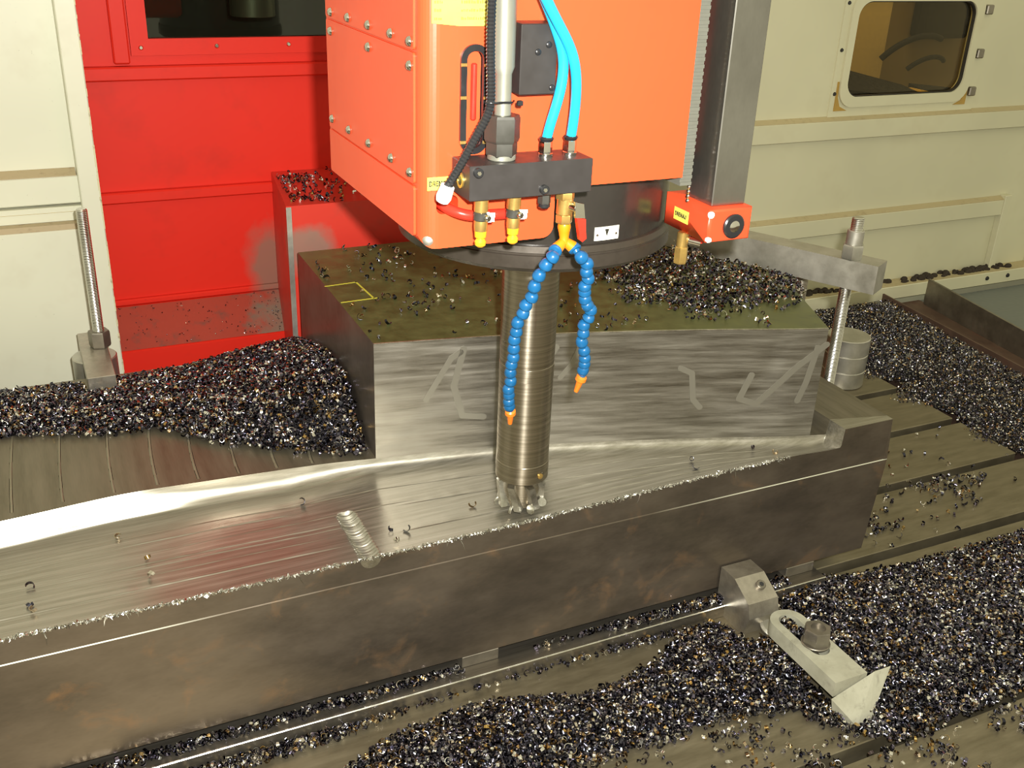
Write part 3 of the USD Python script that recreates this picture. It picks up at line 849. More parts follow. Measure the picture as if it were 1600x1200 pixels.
# ram carrying the head, behind it
obj('ram', box(.07, .15, .1301, 1.077, .86, 1.30, .01), 'head_red', hd)

# ---------------------------------------------------------------- guide pillar with end bracket
gp = thing('guide_pillar', 'grey steel guide pillar right of the orange head', 'guide pillar', (.155, -.2, .736))
obj('column', box(.1315, .181, -.2205, -.165, .7365, 1.32, .0012), 'pillar_steel', gp)
br = thing('end_bracket', 'orange-red bracket under the grey pillar with a round sight glass', 'bracket', (.15, -.19, .695))
bpoly = rrect(.1205, -.235, .184, -.135, .004)
bm_ = man(extrude(bpoly, 'xy', .695, .7362)) ^ man(extrude(rrect(-.236, .695, -.134, .7363, .006), 'yz', .1, .2))
obj('bracket_body', bm_, 'bracket_red', br)
sg = obj('sight_glass', lathe([(0, .0150), (.003, .0154), (.0045, .0135)], (.156, -.2348, .7145), (0, -1, 0), 28), 'black_plastic', br, label='round sight glass with a black rim')
obj('lens', lathe([(0, .0095), (.0035, .0095), (.0058, .0055), (.0064, .001)], (.156, -.2345, .7145), (0, -1, 0), 24), 'chrome', sg)
bl = obj('drain_sticker', box(.1198, .1206, -.1905, -.159, .7065, .7225, 0), 'label_yellow', br, label='yellow sticker reading DRENAJ on the bracket')
tx = meshkit.text_mesh('DRENAJ', .0050, .0003, bold=True)
tx.apply_scale((.92, 1, 1))
obj('lettering', place(tx, (.11975, -.1615, .7122), (0, -1, 0), (0, 0, 1)), 'print_black', bl, smooth=False)
for c in ((.1225, -.2335, .7305), (.1225, -.2335, .6985)):
    m = trimesh.creation.icosphere(2, .0045)
    m.apply_translation(c)
    obj('bare_corner', man(m) ^ man(box(.1203, .13, -.2352, -.22, .695, .7364, .002)), 'white_cap', br, label='bare metal on the knocked corner')
dv = thing('drain_valve', 'brass drain valve with a small red lever under the bracket', 'drain valve', (.119, -.185, .66))
obj('body', [cyl((.119, -.185, .676), (.119, -.185, .696), .0072), hexnut((.119, -.185, .655), (0, 0, 1), .0155, .022)], 'brass', dv)
obj('stem', cyl((.124, -.188, .686), (.140, -.195, .683), .0058, 16), 'chrome', dv)
obj('lever', hullmesh([(.137, -.200, .689), (.137, -.190, .689), (.137, -.200, .683), (.137, -.190, .683), (.152, -.202, .690), (.152, -.194, .690), (.152, -.202, .686), (.152, -.194, .686)]), 'red_rubber', dv, label='red lever tip')
# bead chain beside the pillar
ch_ = thing('bead_chain', 'thin metal bead chain hanging between bellows and grey pillar', 'chain', (.116, -.19, .736))
beads = []
z = .738
while z < 1.3:
    m = trimesh.creation.icosphere(1, .0026)
    m.apply_translation((.1165 - .002 * (z - .736) / .24, -.19, z))
    beads.append(m)
    z += .0058
obj('beads', beads, 'chrome', ch_, kind='stuff')
obj('cord', cyl((.1165, -.19, .7363), (.1117, -.19, 1.3), .0013, 8, 0), 'brass', ch_)

# ---------------------------------------------------------------- coolant manifold and pipework on the front of the head
mf = thing('coolant_manifold', 'black rectangular coolant manifold block on the front of the orange head', 'manifold', (-.14, -.245, .783))
obj('manifold_block', box(-.2125, -.0685, -.270, -.2205, .7828, .8195, .001), 'black_block', mf)
for sx, sz in ((-.204, .813), (-.127, .790)):
    s_ = obj('cap_screw', lathe([(0, .0052), (.004, .0052), (.005, .0042)], (sx, -.2698, sz), (0, -1, 0), 20), 'black_plastic', mf)
    obj('socket', lathe([(0, .0026), (.0006, .0022)], (sx, -.2748, sz), (0, -1, 0), 6), 'chrome', s_)
obj('port_ring', lathe([(0, .0085), (.002, .0085), (.002, .0055), (.0005, .0055)], (-.2123, -.2465, .8005), (-1, 0, 0), 24), 'brass', mf)
obj('port_hole', lathe([(0, .0056), (.0014, .0056)], (-.2123, -.2465, .8005), (-1, 0, 0), 24), 'black_plastic', mf)  # flat black disc, the shade inside the port put into its colour

pg = thing('coolant_pipe', 'grey vertical coolant pipe with dark hex union above the manifold', 'pipe', (-.167, -.246, .8195))
PX, PY = -.167, -.2465
obj('pipe', [lathe([(0, .0088), (.045, .0088), (.052, .0115), (.47, .0135)], (PX, PY, .862), (-.012, 0, 1), 28)], 'grey_pipe', pg)
obj('hex_nut', hexnut((PX, PY, .838), (0, 0, 1), .033, .028), 'dark_fitting', pg)
obj('hex_nut', hexnut((PX, PY, .8235), (0, 0, 1), .029, .016), 'dark_fitting', pg)
obj('collar', cyl((PX, PY, .8193), (PX, PY, .826), .0152, 28), 'grey_pipe', pg)

cd = thing('cable_conduit', 'black corrugated cable conduit slanting across the slot to the left', 'conduit', (-.235, -.25, .78))
cpts = spline([(-.1895, -.2585, 1.32), (-.1885, -.2590, .979), (-.1885, -.2595, .931), (-.1875, -.2605, .895), (-.189, -.2615, .876), (-.199, -.2615, .855), (-.213, -.261, .831), (-.229, -.2585, .803), (-.2325, -.257, .797)], 300)
obj('sleeve', tube(cpts, .0042, 12, ridge=.2), 'black_plastic', cd, smooth=False)
obj('white_tip', lathe([(0, .0045), (.001, .0075), (.014, .0085), (.019, .007), (.021, .003)], (-.2315, -.2575, .799), (-.22, .25, -.9), 20), 'white_cap', cd, label='white plastic end cap')
tie = thing('cable_tie', 'thin black cable tie holding the conduit to the grey pipe', 'cable tie', (-.17, -.26, .879))
obj('loop', tube(spline([(-.1935, -.262, .8815), (-.187, -.2665, .8815), (-.176, -.2625, .881), (-.164, -.2595, .880), (-.157, -.2500, .879), (-.1545, -.246, .879)], 40), .0011, 8), 'black_plastic', tie)
obj('tie_head', box(-.157, -.151, -.262, -.257, .8765, .8815, .0008), 'black_plastic', tie)

jb = thing('junction_block', 'black rectangular junction block beside the blue hoses', 'junction block', (-.13, -.235, .885))
obj('block', box(-.1515, -.1095, -.252, -.2205, .8855, .9555, .001), 'black_block', jb)
for sx, sz in ((-.120, .935), (-.132, .928), (-.114, .892)):
    obj('screw', lathe([(0, .0035), (.0012, .0032), (.002, .002)], (sx, -.2519, sz), (0, -1, 0), 14), 'black_plastic', jb)

for nm, lab_, pts in (('l', 'blue coolant hose on the left, passing behind the other into its fitting', [(-.175, -.250, 1.06), (-.133, -.2575, .985), (-.117, -.2575, .954), (-.1055, -.257, .923), (-.1065, -.2545, .884), (-.1135, -.249, .848), (-.1145, -.246, .834)]),
                      ('r', 'blue coolant hose on the right, crossing in front of the other', [(-.185, -.268, 1.06), (-.142, -.2695, .993), (-.121, -.2690, .960), (-.099, -.2655, .926), (-.0885, -.2585, .89), (-.0855, -.250, .85), (-.0850, -.246, .834)])):
    h = thing('coolant_hose', lab_, 'hose', (pts[-1][0], pts[-1][1], .8195))
    obj('hose', tube(spline(pts, 50), .0056, 16), 'blue_hose', h)
    x_, y_ = pts[-1][0], pts[-1][1]
    obj('release_collar', lathe([(0, .0068), (.003, .0082), (.005, .0066)], (x_, y_, .8355), (0, 0, 1), 20), 'black_plastic', h)
    obj('push_fitting', [hexnut((x_, y_, .8225), (0, 0, 1), .0125, .013), lathe([(0, .0078), (.003, .0078), (.004, .006)], (x_, y_, .8195), (0, 0, 1), 20)], 'chrome', h)

# red hose feeding the small valves, from the hole in the housing
rh = thing('red_hose', 'short red rubber hose running behind the two small yellow valves', 'hose', (-.19, -.24, .755))
obj('hose', tube(spline([(-.222, -.205, .768), (-.219, -.224, .765), (-.210, -.236, .762), (-.195, -.2405, .759), (-.175, -.2405, .7585), (-.150, -.238, .7575), (-.140, -.226, .757)], 50), .0058, 16), 'red_rubber', rh)


def small_valve(x, label):
    v = thing('coolant_valve', label, 'valve', (x, -.2595, .735))
    y = -.2595
    obj('body', [cyl((x, y, .768), (x, y, .7828), .0078, 20), lathe([(0, .0070), (.006, .0076), (.012, .0072)], (x, y, .748), (0, 0, 1), 20)], 'brass', v)
    obj('collar', cyl((x, y, .759), (x, y, .7685), .0082, 20), 'dark_fitting', v, label='dark collar')
    obj('wing', [hullmesh([(x + .004, y - .010, .759), (x + .010, y - .012, .760), (x + .013, y - .008, .763), (x + .012, y - .010, .769), (x + .004, y - .006, .769), (x + .003, y - .005, .760)]), cyl((x + .002, y - .004, .7635), (x + .004, y - .0125, .7635), .0036, 12)], 'chrome', v, label='chrome wing handle')
    obj('nozzle_seat', lathe([(0, .0035), (.002, .0058), (.006, .0064), (.0095, .0042), (.011, .0062), (.018, .0068)], (x, y, .730), (0, 0, 1), 20), 'yellow_plastic', v, label='yellow plastic ball seat')


small_valve(-.1945, 'small brass and yellow coolant valve under the left end of the manifold')
small_valve(-.1565, 'small brass and yellow coolant valve under the middle of the manifold')
pl = thing('plug_fitting', 'grey hex plug with black tip under the manifold, beside the red edge', 'plug', (-.117, -.25, .765))
obj('hex', hexnut((-.117, -.2535, .7695), (0, 0, 1), .0125, .0133), 'dark_fitting', pl)
obj('tip', cyl((-.117, -.2535, .765), (-.117, -.2535, .7705), .0065, 18), 'black_plastic', pl)

bv = thing('ball_valve', 'brass ball valve with a red-tipped lever feeding the blue jointed hoses', 'valve', (-.0965, -.2595, .748))
vx, vy = -.0945, -.2595
obj('body', [hexnut((vx, vy, .774), (0, 0, 1), .018, .0087), cyl((vx, vy, .757), (vx, vy, .776), .0092, 22), hexnut((vx, vy, .7475), (0, 0, 1), .0165, .010)], 'brass', bv)
obj('stem', [cyl((vx + .004, vy - .006, .7675), (vx + .008, vy - .0165, .7675), .0052, 16), hullmesh([(vx + .003, vy - .018, .775), (vx + .014, vy - .018, .772), (vx + .003, vy - .014, .775), (vx + .014, vy - .014, .772), (vx + .0045, vy - .018, .757), (vx + .0165, vy - .018, .756), (vx + .0045, vy - .014, .757), (vx + .0165, vy - .014, .756)])], 'chrome', bv)
obj('lever', hullmesh([(vx + .0055, vy - .0195, .757), (vx + .0165, vy - .0195, .7555), (vx + .0055, vy - .0135, .757), (vx + .0165, vy - .0135, .7555), (vx + .011, vy - .0195, .732), (vx + .019, vy - .0195, .733), (vx + .011, vy - .0135, .732), (vx + .019, vy - .0135, .733), (vx + .015, vy - .018, .729), (vx + .015, vy - .015, .729)]), 'red_rubber', bv, label='red rubber lever grip')

yy_ = thing('hose_splitter', 'orange plastic Y splitter joining the two blue jointed hoses', 'hose splitter', (-.0945, -.262, .72))
yc = np.array([-.0940, -.262, .7275])
obj('inlet', lathe([(0, .0062), (.006, .0052), (.012, .0062), (.018, .0076), (.0215, .0068)], yc + (0, 0, -.002), (-.02, .06, 1), 20), 'amber_plastic', yy_)
for sd in (-1, 1):
    obj('outlet', lathe([(0, .0050), (.007, .0062), (.012, .0070), (.014, .0060)], yc, (sd * .75, -.2, -.55), 20), 'amber_plastic', yy_)

A = [(-.114, -.275, .7151), (-.1182, -.2678, .7041), (-.1221, -.2605, .69), (-.1237, -.2533, .6749), (-.1224, -.246, .6594), (-.1258, -.2387, .6475), (-.1254, -.2315, .6346), (-.1285, -.2243, .6208), (-.1261, -.217, .6065), (-.1247, -.2098, .5933), (-.1215, -.2025, .5785), (-.1177, -.1952, .5633), (-.1165, -.188, .5505), (-.1141, -.1807, .5362), (-.1094, -.1735, .5202), (-.1088, -.1662, .5058), (-.1045, -.159, .4939), (-.1006, -.1518, .4808), (-.0961, -.1445, .4697), (-.0905, -.1373, .4548), (-.0868, -.13, .4351)]
B = [(-.0783, -.275, .7109), (-.0666, -.2692, .7009), (-.0635, -.2633, .6892), (-.0567, -.2575, .6782), (-.0575, -.2517, .6672), (-.0536, -.2458, .6579), (-.0495, -.24, .6464), (-.0426, -.2342, .6354), (-.0332, -.2283, .626), (-.0318, -.2225, .6134), (-.0344, -.2167, .6021), (-.0309, -.2108, .5889), (-.0293, -.205, .5746), (-.0216, -.1992, .5592), (-.016, -.1933, .5461), (-.0127, -.1875, .5354), (-.0104, -.1817, .5236), (-.0096, -.1758, .5073), (-.0121, -.17, .4878)]
for P, lab_ in ((A, 'longer blue jointed coolant hose hanging before the cutter shank'), (B, 'shorter blue jointed coolant hose hanging right of the cutter shank')):
    P = np.array(P)
    h = thing('jointed_hose', lab_, 'coolant hose', P[0])
    start = yc + (np.array([-.75, -.2, -.55]) if P is not None and lab_.startswith('longer') else np.array([.75, -.2, -.55])) * .0155
    Q = np.vstack([start, P])
    for i in range(0, len(Q) - 2):
        d = Q[i + 1] - Q[i]
        L = np.linalg.norm(d)
        d = d / L
        k = L / .0135
        obj('segment', lathe([(-.0060 * k, .0032), (-.0050 * k, .0052), (-.003 * k, .0067), (.0002 * k, .0077), (.0022 * k, .0078), (.0036 * k, .0068), (.0042 * k, .0046), (.0075 * k, .0034)], Q[i], d + rng.normal(0, .07, 3), 18), 'blue_bead', h)
    d0, d1 = Q[-2], Q[-1]
    d = d1 - d0
    L = np.linalg.norm(d)
    obj('nozzle', lathe([(-.006, .0045), (-.004, .0070), (.001, .0074), (.0025, .0052), (.004, .0046), (L, .0030), (L + .0005, .0018)], d0, d, 20), 'orange_plastic', h, label='orange nozzle tip')
    obj('nozzle_ball', lathe([(-.011, .003), (-.008, .0046), (-.005, .0042)], d0, d, 16), 'blue_bead', h)


# ---------------------------------------------------------------- clamps
def threaded(p0, L, r, pitch=.0032):
    prof = [(0, r * .85)]
    z = .001
    while z < L - pitch:
        prof += [(z, r * .93), (z + pitch * .5, r)]
        z += pitch
    prof.append((L, r * .8))
    return lathe(prof, p0, (0, 0, 1), 20)


# left clamp
CX = -.551
cs = thing('clamp_strap', 'dark steel clamp strap gripping the back of the ledge at the left', 'clamp', (CX, .7, .2245))
obj('strap', box(CX - .0245, CX + .0245, .617, .845, .2250, .256, .001), 'strap_dark', cs)
st_ = thing('threaded_stud', 'tall threaded stud with hex nut on the left clamp, before the white guard', 'stud', (CX + .012, .765, .2565))
obj('stud', threaded((CX + .012, .765, .2565), .272, .0105), 'bright_steel', st_)
obj('hex_nut', hexnut((CX + .012, .765, .2567), (0, 0, 1), .035, .032), 'dull_steel', st_)
rs = thing('riser_stack', 'round stacked steel riser under the left clamp strap', 'riser', (CX, .83, TZ))
for k in range(5):
    z0 = TZ + .001 + k * .0568
    obj('riser_disc', cyl((CX, .80, z0), (CX, .80, z0 + .0562), .042, 32, .002), 'clamp_steel', rs)

# right clamp bar across the block top
bd = np.array([.476, -.8794])
bnr = np.array([.8794, .476])
p_a = np.array([.555, .495])
p_b = np.array([.7655, .106])
pts = []
for p in (p_a, p_b):
    for o in (0, .05):
        for z in (.4312, .486):
            pts.append((*(p + bnr * o), z))
rb = thing('clamp_bar', 'long grey steel clamp bar lying across the right end of the block top', 'clamp', (.66, .3, .4312))
obj('bar', hullmesh(pts), 'bar_steel', rb)
sx, sy = .752, .163
rs1 = thing('threaded_stud', 'threaded stud with tall collar nut through the front end of the grey clamp bar', 'stud', (sx, sy, TZ))
obj('stud', threaded((sx, sy, TZ), .625, .0115), 'bright_steel', rs1)
obj('collar_nut', [hexnut((sx, sy, .4862), (0, 0, 1), .036, .028), cyl((sx, sy, .5135), (sx, sy, .541), .0155, 24)], 'clamp_steel', rs1)
rs2 = thing('threaded_stud', 'dark threaded stud standing behind the grey clamp bar at the right', 'stud', (.795, .33, TZ))
obj('stud', threaded((.795, .33, TZ), .49, .012), 'dull_steel', rs2)
obj('foot_nut', hexnut((.795, .33, TZ), (0, 0, 1), .036, .025), 'dull_steel', rs2)
rr2 = thing('riser_stack', 'round stacked steel riser on the table behind the right stud', 'riser', (1.27, .635, TZ))
for k in range(3):
    z0 = TZ + .0005 + k * .045
    obj('riser_disc', cyl((1.265, .64, z0), (1.265, .64, z0 + .0445), .056, 36, .002), 'clamp_steel', rr2)

# toe clamp in front of the workpiece
tc = thing('toe_clamp', 'small steel toe clamp pressed against the front of the workpiece', 'clamp', (.405, -.09, TZ))
prof_yz = Polygon([(-.0495, -.055), (-.0495, .030), (-.088, .030), (-.132, .006), (-.140, -.020), (-.128, -.0598), (-.052, -.0598)])
obj('jaw', extrude(prof_yz, 'yz', .374, .436), 'strap_dark', tc, smooth=20)
dirn = np.array([0, -.48, .877])
s_ = obj('cap_screw', lathe([(0, .0085), (.006, .0085), (.007, .0075)], np.array([.414, -.108, .0185]), dirn, 24), 'dull_steel', tc)
obj('socket', lathe([(0, .0045), (.0004, .0044)], np.array([.414, -.108, .0185]) + dirn * .0071, dirn, 6), 'black_plastic', s_)
obj('foot_lip', lathe([(0, .026), (.006, .028), (.010, .024)], (.428, -.146, -.0480), (0, -.25, .97), 28), 'clamp_steel', tc)

# strap clamp lying among the chips
u = np.array([-.001, -1.]) / np.hypot(.001, 1.)   # along the strap, towards the viewer
nrm = np.array([-u[1], u[0]])
o = np.array([.4115, -.192])
W = .0315
loc = lambda a, b: tuple(o + u * a + nrm * b)
outl = Polygon([loc(.150, -W), loc(.150, W)] + [loc(.0 - .030 * math.sin(t) * 1., W * math.cos(t)) for t in np.linspace(0, math.pi, 13)])
slot_ = shapely.LineString([loc(.0, 0), loc(.075, 0)]).buffer(.0165)
sc = thing('strap_clamp', 'pale slotted strap clamp lying among the chips in front', 'clamp', (.41, -.25, -.02))
sm = man(trimesh.creation.extrude_polygon(outl.difference(slot_), .027, engine='earcut')).translate([0, 0, -.0215])
obj('strap', sm, 'pale_steel', sc, smooth=30)
bo = thing('hex_bolt', 'large hex bolt with dished head in the slotted strap clamp', 'bolt', (*loc(.072, 0), .0055))
b0 = np.array([*loc(.062, .003), 0])
obj('washer', cyl(b0 + (0, 0, .0057), b0 + (0, 0, .009), .0235, 28), 'dull_steel', bo)
obj('bolt_head', man(hexnut(b0 + (0, 0, .009), (0, 0, 1), .039, .027)) - man(cyl(b0 + (0, 0, .030), b0 + (0, 0, .04), .012, 20, 0)), 'dull_steel', bo)
obj('bolt_shank', cyl(b0 + (0, 0, -.058), b0 + (0, 0, .006), .0085, 18), 'dull_steel', bo)
hb = thing('heel_block', 'pale wedge-shaped heel block at the near end of the slotted strap clamp', 'heel block', (.42, -.36, TZ))
HEEL = [(.375, -.3445, -.022), (.456, -.3435, .0045), (.4895, -.3435, .0045), (.427, -.3800, -.0595), (.4046, -.3780, -.0595), (.385, -.3445, -.0595), (.479, -.3440, -.0595)]
obj('block', hullmesh(HEEL), 'pale_steel', hb, smooth=False)

# red guard box behind the raised block
gb = thing('guard_box', 'red sheet metal guard box with worn paint behind the raised block', 'guard box', (.1, .9, TZ))
obj('box_body', hullmesh([(-.166, .752, -.235), (.5, .752, -.235), (.5, .752, .505), (-.166, .752, .505), (-.115, 1.0995, -.235), (.5, 1.0995, -.235), (.5, 1.0995, .49), (-.115, 1.0995, .49)]), 'red_box', gb, smooth=False)
obj('corner_strip', hullmesh([(-.1665, .7505, -.2), (-.156, .7505, -.2), (-.1665, .7505, .503), (-.156, .7505, .503), (-.1665, .7525, -.2), (-.156, .7525, -.2), (-.1665, .7525, .503), (-.156, .7525, .503)]), 'bar_steel', gb, label='bare grey steel corner strip')

# ---------------------------------------------------------------- steel shavings
lib = UsdGeom.Xform.Define(stage, '/World/Looks/shaving_shapes') if False else None


def shaving(turn, R, w, th, rise, taper):
    """a curled shaving: a thick curved strip"""
    n = 11
    V = []
    for i in range(n):
        t = i / (n - 1)
        a = turn * (t - .5)
        r = R * (1 + .25 * t)
        ww = w * (.35 + .65 * math.sin(math.pi * (taper * t + (1 - taper) * .5)) ** .7)
        for dr, dz in ((0, -.5), (0, .5), (th, .5), (th, -.5)):
            V.append(((r + dr) * math.cos(a) - R, (r + dr) * math.sin(a), dz * ww + rise * (t - .5)))
    F = []
    for i in range(n - 1):
        for k in range(4):
            k2 = (k + 1) % 4
            q = [i * 4 + k, i * 4 + k2, (i + 1) * 4 + k2, (i + 1) * 4 + k]
            F += [[q[0], q[1], q[2]], [q[0], q[2], q[3]]]
    F += [[0, 2, 1], [0, 3, 2]]
    e = (n - 1) * 4
    F += [[e, e + 1, e + 2], [e, e + 2, e + 3]]
    m = trimesh.Trimesh(np.array(V), np.array(F), process=False)
    m.apply_translation(-m.bounds.mean(0))
    return m


SHAPES = [shaving(5.0, .0028, .0042, .0006, .0015, .9), shaving(4.0, .0034, .0038, .0006, .003, .8), shaving(6.4, .0022, .0036, .0005, .005, .9), shaving(3.2, .0040, .0044, .0006, .002, .7)]


def rquat(n):
    q = rng.normal(size=(n, 4))
    q /= np.linalg.norm(q, axis=1, keepdims=True)
    return q


def scatter(parent, pts, scale=(.75, 1.25)):
    pts = np.asarray(pts, float)
    root = np.array(ORIGIN[str(parent.GetPath())])
    pi = UsdGeom.PointInstancer.Define(stage, path_for('shavings', pp(parent)))
    pr_ = []
    for k, s in enumerate(SHAPES):
        m = usdkit.mesh(stage, f'{pi.GetPath()}/shape_{k}' if k else f'{pi.GetPath()}/shape', s, MAT['chip_steel'], smooth=40)
        pr_.append(m.GetPath())
    pi.CreatePrototypesRel().SetTargets(pr_)
    n = len(pts)
    pi.CreateProtoIndicesAttr(Vt.IntArray.FromNumpy(rng.integers(0, len(SHAPES), n).astype(np.int32)))
    pi.CreatePositionsAttr(Vt.Vec3fArray.FromNumpy((pts - root).astype(np.float32)))
    q = rquat(n)
    pi.CreateOrientationsAttr(Vt.QuathArray([Gf.Quath(*map(float, r)) for r in q]))
    s = rng.uniform(*scale, n)
    pi.CreateScalesAttr(Vt.Vec3fArray.FromNumpy(np.repeat(s[:, None], 3, 1).astype(np.float32)))
    setdata(pi.GetPrim(), kind='stuff')
    return pi


def inside(poly, step):
    x0, y0, x1, y1 = poly.bounds
    gx, gy = np.meshgrid(np.arange(x0, x1, step), np.arange(y0, y1, step))
    p = np.c_[gx.ravel(), gy.ravel()]
    p = p + rng.uniform(-.5, .5, p.shape) * step
    return p[shapely.contains_xy(poly, p[:, 0], p[:, 1])]


def heap_mesh(poly, height, step=.012, skirt=.004):
    """lumpy mound: triangulated grid over the polygon, height(x, y) above zero"""
    x0, y0, x1, y1 = poly.bounds
    nx, ny = int((x1 - x0) / step) + 2, int((y1 - y0) / step) + 2
    gx, gy = np.meshgrid(np.linspace(x0, x1, nx), np.linspace(y0, y1, ny), indexing='ij')
    p = np.c_[gx.ravel(), gy.ravel()]
    z = height(p)
    okp = shapely.contains_xy(poly, p[:, 0], p[:, 1]).reshape(nx, ny)
    V = np.c_[p, z]
    F = []
    for i in range(nx - 1):
        for j in range(ny - 1):
            if okp[i, j] and okp[i + 1, j] and okp[i, j + 1] and okp[i + 1, j + 1]:
                a, b, c, d = i * ny + j, (i + 1) * ny + j, (i + 1) * ny + j + 1, i * ny + j + 1
                F += [[a, b, c], [a, c, d]]
    m = trimesh.Trimesh(V, np.array(F), process=False)
    m.remove_unreferenced_vertices()
    return m


def nz(p, s, seed=0):
    return meshkit.fbm(np.c_[p * s, np.zeros(len(p))], 3, seed)


def heap(name, label, poly, base, height, step=.0062, layers=2, edge=.02, core=True, loc=None, lift=.003, size=(.75, 1.25)):
    """height(p, d) with d the distance from the polygon's rim"""
    c = poly.representative_point()
    h = thing(name, label, 'metal shavings', (c.x, c.y, base), kind='stuff')
    dist = lambda p: shapely.distance(poly.exterior, shapely.points(p)) if len(p) else np.zeros(0)
    hh = lambda p: base + height(p, dist(p))
    if core:
        inner_ = poly.buffer(-edge * .45)
        ms = []
        for g in getattr(inner_, 'geoms', [inner_]):
            if g.area > 1e-4:
                ms.append(heap_mesh(g, lambda p: hh(p) - .001))
        obj('core', ms, 'chip_core', h, smooth=60)
    P = []
    for k in range(layers):
        p = inside(poly, step)
        d = dist(p)
        keep = rng.random(len(p)) < np.clip(.25 + d / edge + .9 * (nz(p, 22., 3) - .5), 0, 1)
        p = p[keep]
        P.append(np.c_[p, hh(p) + lift + k * .0035 + rng.uniform(-.001, .0025, len(p))])
    scatter(h, np.vstack(P), size)
    return h


T1 = Polygon([(1.25, -.072), (1.11, -.078), (.801, -.079), (.652, -.060), (.606, -.048), (.518, -.052), (.459, -.089), (.455, -.145), (.368, -.150), (.355, -.085), (.284, -.078), (.231, -.108), (.18, -.13), (.108, -.149), (.037, -.152), (-.056, -.118), (-.117, -.105), (-.161, -.107), (-.224, -.115), (-.28, -.130), (-.357, -.165), (-.43, -.24), (-.40, -.32), (-.2, -.31), (-.041, -.300), (.025, -.293), (.133, -.298), (.241, -.295), (.33, -.325), (.379, -.395), (.446, -.442), (.555, -.43), (.697, -.425), (.85, -.42), (1.1, -.40), (1.25, -.30)])
clampzone = Polygon([loc(-.02, -.03), loc(.2, -.034), loc(.2, .034), loc(-.02, .03)])
heap('chip_heap', 'broad carpet of dark glittering steel chips over the front of the table', T1.difference(Polygon([(.372, -.05), (.438, -.05), (.438, -.143), (.372, -.143)])).difference(clampzone.buffer(-.010)), TZ,
     lambda p, d: np.minimum(.022, d * .28) * (.5 + .9 * nz(p, 6.)), .0060, 2, .022)
# chips lying in the clamp's slot
heap('chip_heap', 'few steel chips caught in the slot of the pale strap clamp', shapely.LineString([loc(-.004, 0), loc(.034, 0)]).buffer(.0115), -.008, lambda p, d: d * .3, .0055, 2, .003, core=False)
T1b = Polygon([(-.25, -.33), (.02, -.30), (.135, -.305), (.241, -.30), (.330, -.33), (.38, -.40), (.45, -.45), (.70, -.43), (1.0, -.41), (1.0, -.60), (.1, -.60)])
p = inside(T1b, .0085)
p = p[rng.random(len(p)) < np.clip((nz(p, 14., 5) - .45) * 4., 0.03, .9)]
sprk = thing('loose_chips', 'loose steel chips scattered over the bare table at the front edge', 'metal shavings', (.3, -.45, TZ), kind='stuff')
scatter(sprk, np.c_[p, np.full(len(p), TZ + .0035)])
# chips on the base plate, tucked along the workpiece foot
for poly, lab_ in ((Polygon([(-.9, -.0655), (-.112, -.062), (-.118, -.047), (-.9, -.047)]), 'row of steel chips on the base plate left of the middle support block'),
                   (Polygon([(.10, -.048), (.52, -.048), (.52, -.0715), (.42, -.071), (.20, -.066), (.02, -.053), (.0, -.049)]), 'row of steel chips on the base plate right of the middle support block')):
    heap('chip_row', lab_, poly, -.036, lambda p, d: d * .5, .0058, 2, .004, core=False)
heap('chip_row', 'thin line of steel chips along the foot of the base plate', Polygon([(-.62, -.0765), (-.22, -.0765), (-.02, -.0765), (.27, -.0765), (.27, -.092), (.05, -.083), (-.22, -.084), (-.33, -.100), (-.62, -.112)]), TZ, lambda p, d: d * .4, .0062, 2, .006, core=False)
# scattered clumps on the table right of the workpiece
T4 = Polygon([(.82, .110), (.941, .135), (1.111, .160), (1.235, .127), (1.089, .012), (.935, .012), (.79, .03)])
p = inside(T4, .0095)
p = p[rng.random(len(p)) < np.clip((nz(p, 16., 8) - .46) * 4.5, .01, .8)]
q2 = rng.uniform((.74, -.02), (1.35, .34), (70, 2))
q3 = inside(shapely.LineString([(.95, .372), (1.10, .358)]).buffer(.014), .008)
s4 = thing('loose_chips', 'loose steel chips on the bare table right of the workpiece', 'metal shavings', (1., .1, TZ), kind='stuff')
pz = np.vstack([p, q2, q3])
scatter(s4, np.c_[pz, np.full(len(pz), TZ + .0035)], (.85, 1.35))
# dark chip field beyond the table
T5 = Polygon([(1.873, 1.10), (1.40, 1.10), (1.25, .95), (1.25, .70), (1.33, .62), (1.424, .587), (1.30, .50), (1.413, .387), (1.33, .26), (1.401, .161), (1.36, .02), (1.42, -.07), (1.60, -.07), (1.775, .30), (1.82, .768)])
heap('chip_heap', 'dark field of steel chips in the pan beyond the right end of the table', T5, -.070, lambda p, d: np.minimum(.012, d * .15) * (.5 + .9 * nz(p, 7.)), .0080, 2, .03, size=(.55, .95))
# heap on the ledge against the raised block
Sp = Polygon([(-1.0, .672), (-.722, .672), (-.593, .662), (-.504, .658), (-.387, .662), (-.28, .688), (-.1705, .688), (-.1705, .231), (-.195, .214), (-.27, .251), (-.344, .298), (-.408, .347), (-.489, .428), (-.58, .438), (-.667, .471), (-.80, .50), (-1.0, .51)])
cz = sbox(CX - .026, .612, CX + .026, .70)


FRONT = shapely.LineString([(-.1705, .225), (-.195, .214), (-.27, .251), (-.344, .298), (-.408, .347), (-.489, .428), (-.58, .438), (-.667, .471), (-.80, .50), (-1.0, .51)])


def sh(p, d):
    df = shapely.distance(FRONT, shapely.points(p))
    slope = np.clip(df / .075, 0, 1)
    dx = np.clip(-.1705 - p[:, 0], 0, 9)
    yy = np.interp(p[:, 1], [.21, .25, .30, .35, .45, .54, .64, .69], [.006, .03, .060, .084, .086, .064, .036, .018])
    return yy * np.exp(-(dx / .165) ** 1.4) * slope ** .8 + np.minimum(.010, d * .2) * (.4 + nz(p, 9.))


